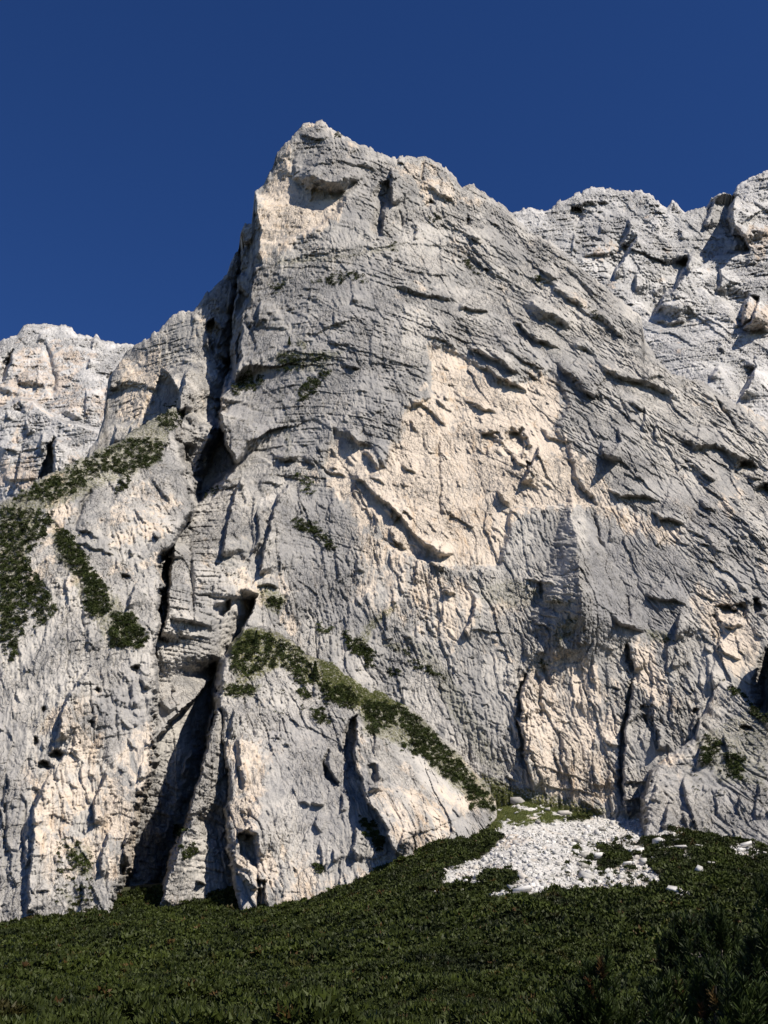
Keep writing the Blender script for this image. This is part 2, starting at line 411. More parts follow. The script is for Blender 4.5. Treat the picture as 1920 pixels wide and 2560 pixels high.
def bark_material():
    m, t, b, N, L = nodes('pine_bark')
    tc = N('ShaderNodeTexCoord').outputs['Object']
    L(mixc(t, ramp(t, noise_tex(t, tc, 14, 5, .7, 0, 1, 1, .3), .35, .65), (.05, .04, .033), (.19, .165, .145)), b.inputs['Base Color'])
    b.inputs['Roughness'].default_value = .9
    return m
M_BARK = bark_material()
def scree_material(name, lo, hi, scale):
    m, t, b, N, L = nodes(name)
    tc = N('ShaderNodeTexCoord').outputs['Object']
    oi = N('ShaderNodeObjectInfo')
    c = mixc(t, ramp(t, noise_tex(t, tc, scale, 6, .7), .35, .65), lo, hi)
    c = mixc(t, ramp(t, noise_tex(t, tc, scale * .25, 4, .6), .5, .7), c, mixc(t, .5, c, (.42, .36, .29)))
    L(c, b.inputs['Base Color']); b.inputs['Roughness'].default_value = .95
    if 'Specular IOR Level' in b.inputs: b.inputs['Specular IOR Level'].default_value = .1
    bp = N('ShaderNodeBump'); bp.inputs['Strength'].default_value = .6; bp.inputs['Distance'].default_value = .2
    L(noise_tex(t, tc, 3, 6, .7), bp.inputs['Height']); L(bp.outputs[0], b.inputs['Normal'])
    return m
M_STONE = scree_material('white_limestone', (.32, .312, .298), (.68, .665, .64), .3)
def ground_material():
    m, t, b, N, L = nodes('slope_ground')
    tc = N('ShaderNodeTexCoord').outputs['Object']
    at = N('ShaderNodeAttribute'); at.attribute_name = 'masks'
    sp = N('ShaderNodeSeparateColor'); L(at.outputs['Color'], sp.inputs[0])
    soil = mixc(t, noise_tex(t, tc, .4, 5), (.02, .02, .01), (.05, .055, .018))
    stone = mixc(t, ramp(t, noise_tex(t, tc, .5, 7, .75), .38, .62), (.36, .35, .33), (.64, .62, .59))
    stone = mixc(t, ramp(t, noise_tex(t, tc, .06, 4, .6), .5, .66), stone, (.50, .43, .36))
    grass = mixc(t, noise_tex(t, tc, .5, 5), (.04, .06, .012), (.13, .14, .04))
    c = mixc(t, sp.outputs[0], soil, stone); c = mixc(t, sp.outputs[1], c, grass)
    L(c, b.inputs['Base Color']); b.inputs['Roughness'].default_value = .95
    bp = N('ShaderNodeBump'); bp.inputs['Strength'].default_value = .8; bp.inputs['Distance'].default_value = .4
    L(noise_tex(t, tc, 1.6, 7, .75), bp.inputs['Height']); L(bp.outputs[0], b.inputs['Normal'])
    return m
M_GROUND = ground_material()

# ------------------------------------------------------------------ the big face and its neighbours
def F(kind, c, pts, h, wd=60, tw=4, taper=.18):
    if kind == 'Q': return ('Q', cv(c, pts), h, wd if wd != 60 else 5)
    if kind == 'H':
        (p,), k = cv(c, [pts[0]]), CROPS[c][2]
        return ('H', (p, (pts[1][0] * k, pts[1][1] * k)), h)
    return (kind, cv(c, pts), h, wd, tw, taper)

main_top = [(-260, 1600), (-60, 1480), (60, 1380), (150, 1250), (245, 1090), (262, 1040), (270, 950), (295, 915), (320, 872), (345, 860),
            (380, 838), (400, 826), (434, 787), (457, 773), (486, 775), (498, 758), (538, 712), (567, 683), (579, 648), (596, 625), (602, 579), (612, 556),
            (629, 560), (634, 509), (637, 480), (660, 463), (683, 411), (694, 382), (718, 353), (741, 330), (758, 310), (787, 307), (806, 302),
            (824, 318), (856, 336), (897, 361), (926, 370), (966, 393), (989, 397), (1018, 385), (1042, 393), (1070, 396), (1111, 417), (1140, 446),
            (1157, 468), (1180, 463), (1215, 486), (1250, 509), (1281, 536), (1333, 588), (1375, 602), (1446, 668), (1516, 720), (1563, 757),
            (1603, 790), (1612, 851), (1643, 898), (1681, 931), (1760, 960), (1798, 983), (1920, 1049), (2200, 1190)]
main_ctrl = [(800, 310, 860), (1000, 390, 850), (1280, 536, 850), (1610, 800, 800), (1920, 1050, 740), (2200, 1200, 700), (640, 560, 850), (560, 740, 850),
             (325, 865, 900), (250, 1100, 860), (0, 1500, 720), (-250, 1600, 720), (750, 900, 740), (750, 1300, 660), (700, 1600, 622), (450, 1400, 640),
             (450, 1800, 566), (450, 2280, 522), (700, 2280, 560), (1000, 2280, 600), (1400, 2050, 612), (1100, 1800, 618), (1400, 1500, 645), (1700, 1500, 640),
             (1650, 2050, 608), (1920, 2100, 600), (1920, 1600, 625), (1100, 1100, 690), (1100, 700, 785), (1500, 1000, 725), (0, 2300, 640), (-250, 2300, 650)]
P1 = cv('O', [(930, 740), (1000, 770), (1100, 830), (1190, 800), (1230, 870), (1200, 930), (1230, 960), (1240, 1030), (1290, 1090), (1110, 1100), (1080, 1220), (1000, 1230), (860, 1190), (760, 1120), (700, 1010), (720, 930), (800, 965), (830, 1005), (880, 880), (925, 860)])
P2 = cv('O', [(620, 320), (640, 400), (740, 420), (760, 430), (700, 500), (640, 520), (560, 570), (555, 460), (590, 370)])
P3 = cv('O', [(1200, 950), (1290, 1000), (1330, 1090), (1450, 1130), (1480, 1180), (1350, 1150), (1280, 1100), (1200, 1070)])
P4 = cv('O', [(1120, 1480), (1200, 1400), (1290, 1440), (1330, 1600), (1320, 1750), (1230, 1740), (1140, 1690), (1110, 1560)])
P5 = cv('O', [(760, 1130), (880, 1200), (1000, 1260), (1040, 1310), (1010, 1400), (900, 1300), (800, 1220)])
P6 = cv('O', [(850, 360), (930, 350), (985, 400), (980, 440), (900, 420)])
P7 = cv('O', [(1480, 1250), (1600, 1290), (1650, 1400), (1620, 1480), (1540, 1420), (1500, 1330)])
P8 = cv('O', [(640, 990), (720, 1040), (1000, 1350), (1000, 1440), (820, 1330), (600, 1300), (560, 1240), (700, 1200), (700, 1080)])
P9 = cv('O', [(290, 770), (350, 750), (370, 800), (340, 850), (300, 920), (250, 910)])
G1 = cv('O', [(480, 590), (860, 560), (870, 760), (880, 880), (830, 1000), (760, 940), (690, 1000), (500, 1000), (480, 850)])
G2 = cv('O', [(1270, 1120), (1460, 1180), (1500, 1280), (1460, 1380), (1330, 1380), (1270, 1300)])
G3 = cv('O', [(1060, 660), (1130, 720), (1230, 800), (1300, 920), (1400, 1000), (1600, 1120), (1659, 1300), (1500, 1150), (1280, 1010), (1180, 790), (1050, 740)])
G4 = cv('O', [(640, 270), (740, 300), (850, 370), (840, 480), (700, 560), (760, 420), (650, 360)])
G5 = cv('O', [(660, 1040), (760, 1100), (760, 1300), (820, 1370), (700, 1350), (590, 1200), (600, 1080)])
main_f = [
    F('Q', 1, [(1400, 860), (1360, 1000), (1310, 1100), (1265, 1240), (1215, 1320), (1228, 1490), (1270, 1450), (1380, 1360), (1500, 1240), (1530, 1200), (1475, 1120), (1455, 1000), (1410, 920)], 58),
    F('Q', 1, [(1325, 290), (1390, 255), (1425, 330), (1410, 430), (1390, 480), (1350, 400)], 26), F('Q', 1, [(1410, 470), (1470, 540), (1500, 400), (1565, 260), (1560, 500), (1500, 650), (1440, 750), (1410, 600)], 34),
    F('R', 1, [(1030, 560), (1075, 620), (1135, 690), (1160, 760), (1150, 850), (1120, 940), (1060, 1050), (1000, 1150)], 64, 60, 4, .2), F('Q', 1, [(1040, 640), (1110, 660), (1150, 740), (1140, 850), (900, 1000), (960, 820)], 14, 14), F('V', 'O', [(524, 500), (517, 600), (503, 660), (498, 740), (490, 800), (480, 850), (473, 890), (474, 925)], 64, 50, 4, .05), F('V', 'O', [(428, 1055), (412, 1110), (396, 1130), (368, 1180), (352, 1230), (345, 1300), (342, 1380)], 34, 22, 4, .04), F('V', 1, [(1180, 880), (1150, 1000), (1148, 1120)], 18, 30, 4),
    F('Q', 6, [(1040, 100), (1110, 130), (1085, 290), (1075, 540), (1030, 630), (1022, 300), (985, 260), (1000, 170)], 30),
    F('V', 6, [(1660, 330), (1640, 400), (1570, 580), (1480, 720), (1450, 860), (1440, 980)], 40, 42, 4, .1), F('V', 7, [(60, -20), (30, 60), (-10, 120)], 14, 30),
    F('V', 'P', [(560, 1640), (553, 1735), (535, 1795), (519, 1863), (498, 1929), (475, 2006), (463, 2052), (428, 2127), (399, 2231), (384, 2300), (370, 2400)], 74, 110, 5, .05),
    F('Q', 2, [(1160, 450), (1238, 440), (1242, 610), (1182, 640), (1185, 800), (1100, 800), (1112, 650), (1098, 560)], 17),
    F('Q', 2, [(250, 870), (330, 830), (330, 960), (300, 1060), (245, 1060)], 18), F('Q', 2, [(175, 1150), (250, 1120), (300, 1200), (250, 1330), (210, 1560), (200, 1800), (100, 1700), (110, 1480), (190, 1330)], 26),
    F('Q', 8, [(1040, 330), (1150, 280), (1090, 430), (1070, 530), (1030, 530)], 20), F('Q', 'P', [(1876, 1790), (1878, 1720), (1900, 1640), (1940, 1590), (1980, 1820)], 34),
    F('Q', 9, [(1095, 400), (1150, 400), (1145, 500), (1105, 500)], 12),
    # summit block: big roof, pale hollow wall below it, its left edge
    F('U', 2, [(600, 430), (700, 480), (820, 515), (930, 510), (1000, 465), (1070, 425)], 26, 70, 26, .06),
    F('U', 2, [(650, 370), (780, 345), (900, 330), (1000, 355), (1190, 400)], 6, 40, 8),
    F('U', 2, [(640, 155), (740, 185), (860, 165)], 6, 30, 5),
    F('L', 2, [(625, 200), (600, 330), (605, 440)], 7, 60, 14),
    F('R', 2, [(1060, 430), (950, 520), (890, 640), (780, 720), (620, 800)], 8, 120, 8),
    F('R', 2, [(1232, 350), (1236, 480), (1240, 610)], 17, 50, 3, .1),
    F('R', 2, [(1172, 570), (1180, 690), (1185, 800)], 9, 40, 3),
    F('C', 2, [(1280, 640), (1310, 690), (1305, 760)], 6, 3),
    F('R', 2, [(1395, 720), (1385, 830)], 6, 30, 3),
    F('C', 2, [(1462, 300), (1430, 470)], 6, 3), F('U', 2, [(1430, 485), (1500, 500), (1590, 560), (1660, 610)], 7, 40, 8),
    F('H', 2, [(1490, 600), (32, 26)], 8),
    F('R', 2, [(345, 520), (350, 640), (385, 780), (372, 900), (400, 985), (350, 1010), (335, 1100), (300, 1220), (265, 1280), (245, 1400), (225, 1500), (215, 1650), (228, 1760)], 32, 170, 5, .05),
    F('U', 2, [(480, 972), (620, 960), (690, 940), (780, 925), (875, 900), (1000, 892), (1150, 880), (1250, 862), (1400, 860), (1660, 880)], 2.0, 30, 4, .05),
    F('U', 2, [(690, 945), (780, 930), (880, 905)], 1.5, 20, 3),
    F('R', 2, [(195, 1100), (165, 1200), (170, 1300)], 12, 40, 4), F('R', 2, [(290, 860), (250, 960), (235, 1050)], 10, 30, 4),
    F('R', 2, [(110, 1330), (60, 1450), (90, 1560)], 13, 40, 4), F('R', 2, [(395, 1190), (372, 1290), (362, 1400)], 9, 70, 3),
    F('R', 2, [(330, 1590), (325, 1700)], 6, 30, 3),
    F('R', 2, [(860, 1270), (850, 1400)], 5, 50, 3), F('R', 2, [(730, 1130), (680, 1200)], 5, 40, 4), F('R', 2, [(990, 1170), (975, 1240)], 6, 40, 3),
    F('U', 2, [(600, 1450), (740, 1440), (850, 1390), (930, 1350), (1070, 1315)], 3.5, 50, 4),
    F('U', 2, [(380, 1390), (450, 1400), (590, 1410)], 2.5, 30, 4),
    F('U', 2, [(1220, 1125), (1330, 1160), (1400, 1180), (1500, 1200), (1600, 1225), (1700, 1225)], 7, 60, 6),
    F('U', 2, [(1440, 1450), (1560, 1480), (1680, 1550)], 5, 50, 5),
    F('U', 2, [(920, 1640), (980, 1670), (1050, 1660)], 9, 24, 6),
    F('R', 2, [(1150, 1290), (1110, 1420), (1090, 1660)], 3, 90, 5),
    F('U', 2, [(1280, 1010), (1400, 1040), (1660, 1060)], 3, 30, 4),
    # right flank: inclined beds with long overhangs
    F('U', 3, [(0, 790), (110, 800), (180, 815)], 7, 40, 6), F('U', 3, [(270, 840), (340, 905), (400, 950), (500, 992), (570, 1005)], 11, 45, 9),
    F('U', 3, [(330, 740), (420, 835), (500, 862), (600, 905), (660, 915)], 20, 50, 22), F('U', 3, [(430, 590), (530, 640)], 7, 26, 6),
    F('U', 3, [(480, 680), (600, 742), (690, 795)], 11, 40, 10), F('U', 3, [(700, 815), (800, 872), (890, 980)], 12, 40, 10),
    F('U', 3, [(590, 985), (690, 1022), (750, 1045)], 9, 30, 10), F('U', 3, [(30, 990), (130, 1040), (230, 1090), (330, 1165)], 14, 60, 10),
    F('U', 3, [(120, 1105), (240, 1165), (390, 1240)], 7, 40, 6), F('U', 3, [(310, 1060), (470, 1115)], 6, 30, 5),
    F('U', 3, [(520, 1050), (560, 1130), (640, 1190), (720, 1270), (810, 1290)], 13, 45, 12),
    F('U', 3, [(730, 1090), (820, 1140), (900, 1182), (1000, 1192), (1080, 1232), (1230, 1305)], 13, 45, 12),
    F('U', 3, [(890, 1280), (1010, 1360)], 9, 30, 8), F('U', 3, [(1170, 1480), (1270, 1540), (1380, 1520), (1480, 1585), (1610, 1650)], 10, 40, 10),
    F('U', 3, [(990, 1180), (1060, 1150), (1120, 1180)], 6, 30, 6), F('U', 3, [(560, 560), (700, 690), (830, 790)], 4, 30, 5),
    F('U', 3, [(50, 420), (140, 430)], 7, 20, 6), F('U', 3, [(380, 640), (480, 640), (560, 690)], 5, 25, 5), F('U', 3, [(60, 1300), (130, 1330), (240, 1350)], 5, 30, 5),
    F('C', 3, [(1360, 1240), (1420, 1320), (1475, 1370), (1500, 1450)], 8, 4), F('C', 3, [(60, 300), (62, 350)], 9, 5),
    F('R', 3, [(1000, 1290), (1000, 1380), (980, 1440)], 6, 40, 4),
    F('H', 3, [(310, 1520), (70, 95)], 15), F('H', 3, [(190, 1480), (60, 40)], 6), F('U', 3, [(90, 1440), (180, 1470), (250, 1530), (330, 1620), (410, 1640)], 7, 30, 8),
    F('U', 3, [(440, 1420), (480, 1480), (600, 1510)], 5, 40, 6),
    F('R', 3, [(445, 1505), (410, 1590), (370, 1670), (330, 1720)], 15, 60, 4),
    F('R', 3, [(855, 1410), (865, 1500), (780, 1590)], 9, 30, 4), F('U', 3, [(770, 1580), (880, 1605)], 9, 26, 7),
    F('R', 3, [(1065, 1380), (1060, 1500)], 6, 30, 3),
    # the prow of the grey pillar on the right half and the wall around it
    F('T', 5, [(370, 300), (410, 600), (440, 900), (460, 1100), (510, 1560)], 60, 165, 4, .55), F('Q', 'P', P1, 7, 8), F('Q', 2, [(345, 560), (420, 440), (500, 300), (600, 250), (610, 430), (700, 480), (830, 515), (930, 510), (890, 640), (780, 720), (620, 800), (480, 860), (400, 820), (385, 700)], 7, 6),
    F('U', 5, [(70, 900), (200, 945), (310, 940)], 5, 30, 5), F('U', 5, [(180, 1050), (330, 1055), (350, 1090)], 6, 30, 5), F('C', 5, [(195, 940), (190, 1040)], 7, 4),
    F('C', 5, [(535, 460), (560, 640), (600, 715)], 4, 4), F('R', 5, [(640, 560), (630, 670)], 3.5, 30, 3),
    F('U', 5, [(620, 1120), (700, 1200), (800, 1232), (880, 1250)], 9, 40, 8), F('C', 5, [(740, 990), (765, 1180)], 5, 4),
    F('U', 5, [(560, 105), (640, 112), (720, 132)], 10, 30, 9), F('R', 5, [(575, 0), (572, 110)], 8, 30, 3), F('R', 5, [(650, 60), (630, 120)], 6, 20, 3),
    F('U', 5, [(600, 325), (700, 372), (860, 380), (970, 415)], 8, 45, 6), F('U', 5, [(880, 455), (950, 512), (1010, 512), (1080, 540), (1150, 575)], 9, 45, 7),
    F('U', 5, [(1100, 560), (1250, 640), (1300, 720), (1400, 760)], 4, 40, 6), F('U', 5, [(860, 960), (880, 1010), (950, 1042), (1060, 1050), (1130, 1090)], 7, 40, 6),
    F('H', 5, [(1370, 1130), (85, 70)], 15), F('H', 5, [(1470, 1120), (60, 60)], 8), F('U', 5, [(1280, 1060), (1330, 1180), (1430, 1230), (1520, 1210)], 9, 36, 9),
    F('H', 5, [(1580, 1080), (42, 55)], 14), F('H', 5, [(1515, 190), (75, 70)], 16), F('H', 5, [(1630, 360), (70, 75)], 16),
    F('U', 5, [(1120, 130), (1200, 210), (1330, 280)], 6, 30, 6), F('U', 5, [(1440, 180), (1530, 250), (1610, 260)], 6, 40, 7), F('U', 5, [(1200, 380), (1260, 450), (1330, 480)], 7, 30, 7),
    F('R', 5, [(1085, 1100), (1062, 1180), (1055, 1300)], 12, 60, 4), F('U', 5, [(1240, 1330), (1300, 1400)], 4, 30, 4), F('R', 5, [(1350, 1290), (1340, 1370), (1480, 1440)], 3, 30, 4),
    F('R', 5, [(750, 1320), (765, 1400), (790, 1510)], 9, 40, 3, .1), F('C', 5, [(742, 1320), (757, 1400), (782, 1510)], 9, 8), F('R', 5, [(785, 1550), (755, 1660), (742, 1830)], 6, 40, 3, .05), F('C', 5, [(780, 1550), (750, 1660), (738, 1830)], 8, 5),
    F('R', 5, [(300, 1260), (270, 1340), (285, 1420)], 11, 60, 4), F('R', 5, [(100, 1500), (60, 1580), (50, 1700), (62, 1830)], 9, 50, 3, .06), F('C', 5, [(100, 1500), (58, 1580), (46, 1700), (58, 1830)], 9, 5),
    F('U', 5, [(410, 1310), (470, 1340)], 4, 18, 5), F('U', 5, [(150, 1380), (215, 1385)], 5, 18, 5), F('C', 5, [(220, 1480), (240, 1600)], 6, 5), F('C', 5, [(165, 1500), (180, 1830)], 4, 4),
    F('R', 5, [(1290, 1480), (1300, 1640)], 6, 40, 4), F('H', 5, [(860, 1740), (45, 30)], 8), F('H', 5, [(1180, 1760), (28, 26)], 8), F('R', 5, [(1060, 1380), (1040, 1470)], 5, 30, 3),
    F('R', 8, [(388, -10), (408, 60), (425, 130), (440, 230), (470, 370)], 8, 50, 3, .08), F('C', 8, [(386, -10), (404, 60), (421, 130), (434, 230)], 9, 5), F('R', 8, [(600, 50), (610, 180), (640, 260), (680, 420)], 4, 60, 4),
    F('R', 8, [(945, -20), (925, 170), (915, 320), (935, 400), (940, 500)], 9, 40, 3, .05), F('C', 8, [(940, -20), (920, 170), (910, 320), (930, 400)], 10, 6), F('U', 8, [(915, 325), (1060, 325)], 5, 18, 5), F('U', 8, [(930, 405), (1030, 400)], 5, 18, 5),
    F('U', 8, [(330, 280), (400, 310)], 4, 20, 5), F('U', 8, [(820, 90), (870, 130), (920, 140)], 4, 20, 5), F('R', 8, [(850, 360), (870, 440), (860, 490)], 5, 30, 4),
    F('R', 8, [(1080, 20), (1110, 80), (1090, 160)], 8, 30, 4), F('U', 8, [(440, 230), (560, 250), (700, 300), (800, 330)], 2, 24, 4), F('U', 8, [(500, 330), (700, 360), (840, 400)], 2, 20, 4),
    F('U', 8, [(700, 400), (760, 440), (840, 480)], 3, 20, 4), F('R', 8, [(840, 280), (860, 360)], 4, 30, 3),
    F('R', 9, [(1000, 330), (990, 470)], 6, 30, 3),
    # centre of the face
    F('U', 4, [(590, 770), (680, 795), (780, 880), (830, 925), (920, 1010), (1000, 1110), (1080, 1200), (1180, 1278), (1300, 1262)], 8, 70, 6, .08),
    F('U', 4, [(1040, 1170), (1100, 1230), (1180, 1282), (1290, 1262)], 9, 36, 14), F('U', 4, [(800, 890), (880, 960), (930, 1040), (960, 1100)], 4, 20, 4),
    F('U', 4, [(820, 960), (870, 1035)], 6, 24, 6), F('U', 4, [(840, 1080), (900, 1165), (980, 1235)], 6, 30, 6), F('U', 4, [(565, 445), (640, 530), (700, 552)], 9, 36, 9),
    F('U', 4, [(680, 600), (740, 642), (795, 725)], 9, 40, 7), F('U', 4, [(400, 655), (480, 730), (600, 770)], 4.5, 50, 4), F('U', 4, [(460, 580), (520, 640)], 5, 20, 5),
    F('U', 4, [(1000, 255), (1110, 320), (1200, 410), (1230, 450)], 4.5, 70, 5), F('U', 4, [(1110, 1305), (1180, 1362), (1240, 1362)], 7, 26, 6),
    F('R', 4, [(1045, 1275), (1020, 1460)], 4, 50, 3), F('U', 4, [(110, 640), (200, 655), (310, 622)], 10, 40, 7), F('U', 4, [(300, 630), (390, 700)], 6, 30, 6),
    F('R', 4, [(215, 790), (140, 890), (95, 1050), (50, 1200), (20, 1390)], 13, 60, 3, .04), F('R', 4, [(270, 890), (290, 1000)], 4, 40, 3), F('C', 4, [(1190, 480), (1190, 1050)], 2.5, 3.5),
    F('C', 4, [(1080, 400), (1100, 610)], 2, 3), F('R', 4, [(1415, 1500), (1400, 1640), (1345, 1740), (1370, 1830)], 7, 60, 4), F('U', 4, [(1200, 1500), (1300, 1525)], 5, 30, 5),
    F('U', 4, [(1540, 840), (1600, 935), (1670, 960)], 9, 30, 9), F('U', 4, [(930, 670), (1040, 740)], 4, 30, 4),
    F('U', 4, [(760, 770), (830, 820)], 4, 22, 4), F('U', 4, [(980, 380), (1040, 460)], 5, 22, 4), F('U', 4, [(1150, 250), (1220, 320)], 4, 24, 4), F('U', 4, [(1330, 250), (1520, 340)], 5, 30, 5),
    F('U', 4, [(0, 800), (90, 800), (180, 820)], 4, 40, 4), F('R', 4, [(830, 1600), (840, 1780)], 3.5, 40, 3), F('U', 4, [(0, 1450), (80, 1470), (150, 1500)], 6, 30, 6),
    F('R', 4, [(10, 930), (10, 1100), (-30, 1250)], 8, 40, 4),
    # the great chimneys on the left
    F('R', 1, [(1500, 620), (1430, 760), (1415, 850)], 14, 80, 5, .1), F('R', 1, [(1400, 850), (1450, 960), (1460, 1080), (1530, 1200)], 38, 140, 6, .06),
    F('R', 1, [(1560, 1280), (1500, 1480), (1460, 1640), (1450, 1800)], 14, 60, 3, .05), F('R', 1, [(1640, 1350), (1620, 1800)], 4, 40, 4),
    F('U', 1, [(1350, 1320), (1460, 1350), (1659, 1320)], 4, 40, 5),
    F('R', 1, [(1225, 780), (1190, 880), (1150, 1000), (1145, 1100)], 16, 60, 5, .08), F('U', 1, [(1200, 880), (1250, 950)], 10, 24, 8),
    F('U', 1, [(1140, 1030), (1180, 1090), (1230, 1050)], 10, 24, 10), F('C', 1, [(1150, 1100), (1180, 1260), (1220, 1360)], 8, 5),
    F('R', 1, [(1235, 560), (1190, 640), (1165, 730), (1160, 860)], 34, 70, 6, .06), F('R', 1, [(1060, 560), (1000, 680), (960, 800)], -0.1, 30, 5),
    F('R', 1, [(1380, 480), (1330, 420), (1320, 340)], 9, 30, 4), F('R', 1, [(1230, 470), (1180, 530)], 8, 30, 4), F('R', 1, [(1230, 200), (1235, 280)], 5, 30, 4),
    F('R', 1, [(760, 480), (705, 650), (700, 720)], 14, 60, 5, .05), F('U', 1, [(720, 670), (850, 660), (960, 690)], 3, 30, 4), F('U', 1, [(880, 520), (900, 560)], 3, 20, 4),
    F('R', 1, [(750, 930), (735, 1060)], 9, 30, 4), F('R', 1, [(835, 920), (825, 990)], 9, 30, 4),
    F('R', 6, [(1125, -20), (1105, 180), (1095, 300), (1075, 430), (1062, 560), (1030, 640)], 22, 90, 5, .06), F('U', 6, [(1030, 150), (1110, 140), (1200, 110)], 8, 24, 8),
    F('C', 6, [(1222, -30), (1240, 200), (1245, 350), (1262, 530)], 6, 4), F('C', 6, [(1250, 245), (1440, 245)], 2.5, 3), F('C', 6, [(1250, 345), (1430, 380), (1480, 370)], 3, 3.5),
    F('U', 6, [(1090, 430), (1240, 445)], 3, 24, 3), F('U', 6, [(1070, 505), (1180, 530), (1370, 555)], 9, 40, 7), F('R', 6, [(1450, 0), (1440, 100)], 6, 40, 4),
    F('U', 6, [(1370, 440), (1480, 410), (1600, 380)], 12, 26, 10), F('R', 6, [(1000, 640), (1005, 760)], 5, 30, 3),
    F('U', 6, [(1180, 620), (1400, 640)], 3, 30, 4), F('R', 6, [(1000, 940), (1010, 1060)], 5, 30, 4), F('U', 6, [(1010, 1050), (1090, 1120), (1180, 1060)], 8, 22, 8),
    F('U', 6, [(1100, 970), (1150, 980)], 6, 16, 6),
    F('U', 6, [(975, 1330), (1060, 1250), (1150, 1150), (1250, 1060), (1340, 960), (1440, 850)], 22, 60, 8, .06),
    F('R', 6, [(1400, 1040), (1350, 1160), (1330, 1330), (1290, 1520), (1230, 1680), (1210, 1830)], 36, 50, 6, .06),
    F('R', 6, [(1245, 1340), (1200, 1420), (1170, 1540)], 7, 24, 4),
    F('R', 9, [(830, 60), (790, 140), (745, 260), (700, 400), (670, 500)], 38, 60, 6, .06),
    F('U', 9, [(845, 355), (895, 365)], 8, 16, 5), F('R', 9, [(1090, 400), (1100, 490)], 6, 30, 4),
]
moss_main = [(cv('O', p), v) for p, v in [
    ([(760, 1390), (800, 1340), (850, 1300), (860, 1310), (800, 1360), (775, 1400)], .8), ([(1030, 1270), (1100, 1250), (1240, 1300), (1230, 1320), (1100, 1310), (1040, 1300)], .35),
    ([(1200, 1340), (1250, 1330), (1240, 1370), (1190, 1400)], .6), ([(1150, 1420), (1200, 1430), (1180, 1450), (1150, 1440)], .6), ([(1390, 1360), (1460, 1370), (1440, 1390), (1400, 1380)], .6),
    ([(600, 560), (760, 550), (850, 528), (850, 540), (720, 560), (600, 572)], .5), ([(600, 760), (740, 760), (700, 800), (600, 800)], .55), ([(560, 1260), (620, 1290), (600, 1330), (560, 1300)], .8),
    ([(640, 730), (665, 740), (660, 755), (640, 745)], .7), ([(1040, 1670), (1120, 1700), (1320, 1750), (1240, 1780), (1060, 1790)], 1.0), ([(830, 1390), (870, 1390), (860, 1410)], .6),
    ([(880, 1360), (960, 1440), (1060, 1600), (1100, 1680), (1040, 1650), (960, 1520)], .35), ([(600, 780), (640, 1000), (620, 1000)], .3)]]
def main_dip(PX, PY, X, Z):
    t = X - 20 + .10 * (Z - 300)
    return .85 * 60 * np.log1p(np.exp(np.clip(t / 60, -20, 20)))
def main_rough(PX, PY):
    r = np.ones_like(PX)
    r -= .75 * soft_poly(PX, PY, P1, 30) + .45 * soft_poly(PX, PY, P2, 20)
    r -= .45 * soft_poly(PX, PY, G2, 30) + .4 * soft_poly(PX, PY, G5, 30)
    return np.clip(r, .22, 1)
build_body('mountain_face', main_top, 2400, main_ctrl, main_f, 2.1, 3, .8, 1.0, main_dip, main_rough,
           ochre=[(P1, 1), (P2, .9), (P3, .9), (P4, .8), (P5, .75), (P6, .7), (P7, .75), (P8, .45), (P9, .8)], grey=[(G1, .75), (G2, 1), (G3, .65), (G4, .7), (G5, .8)],
           moss=moss_main, mat=M_ROCK, bedf=lambda a, b: 1 - .7 * sstep(1250, 1420, b + .25 * (a - 1000)) * sstep(520, 640, a),
           slits=[(P1, 130, 42, 12, 18, 60, 2.6), (cv('O', [(880, 480), (1080, 440), (1400, 700), (1659, 950), (1659, 1300), (1450, 1150), (1250, 900), (1040, 760)]), 46, 37, 5, 120, 380, 3.6),
                  (cv('O', [(1100, 1350), (1659, 1400), (1659, 1700), (1120, 1700)]), 50, 84, 8, 60, 200, 3.6), (cv('O', [(500, 1000), (760, 1050), (1000, 1350), (600, 1330)]), 40, 82, 8, 50, 160, 2.6), (cv('O', [(1100, 460), (1400, 700), (1659, 950), (1659, 1400), (1200, 900), (900, 600)]), 170, 36, 8, 24, 100, 2.9),
                  (cv('O', [(500, 600), (900, 600), (900, 900), (700, 1400), (400, 1400)]), 110, 0, 90, 20, 60, 2.6),
                  (cv('O', [(850, 1150), (1100, 1250), (1500, 1400), (1450, 1700), (1000, 1650), (700, 1300)]), 110, 55, 35, 20, 60, 2.4),
                  (cv('O', [(560, 330), (950, 350), (1100, 500), (560, 560)]), 50, 30, 40, 16, 45, 3)])

# left buttress, lower left
lb_top = [(-260, 1330), (-120, 1290), (0, 1256), (40, 1240), (100, 1198), (174, 1163), (247, 1122), (301, 1101), (332, 1082), (390, 1043), (424, 1020), (446, 1015), (470, 1030), (560, 1100)]
lb_ctrl = [(0, 1300, 602), (-250, 1350, 602), (430, 1030, 700), (250, 1130, 655), (380, 1500, 572), (0, 1700, 535), (380, 1900, 532), (0, 2300, 482), (300, 2290, 492), (-250, 2300, 472)]
lb_edge = [(1000, 430), (1020, 440), (1085, 440), (1144, 444), (1221, 471), (1279, 474), (1356, 424), (1389, 397), (1600, 386), (1735, 386), (1813, 378), (1910, 378), (1986, 347), (2050, 328), (2145, 312), (2284, 277), (2420, 240)]
def lb_bound(PX, PY):
    e = np.interp(PY, [p[0] for p in lb_edge], [p[1] for p in lb_edge])
    d = PX - e + 26 * fbm(PX / 60, PY / 60, 77, 5, .65)
    return np.clip(d + 14, 0, 14) ** 2 * .02 + np.clip(d, 0, 400) * 3.0
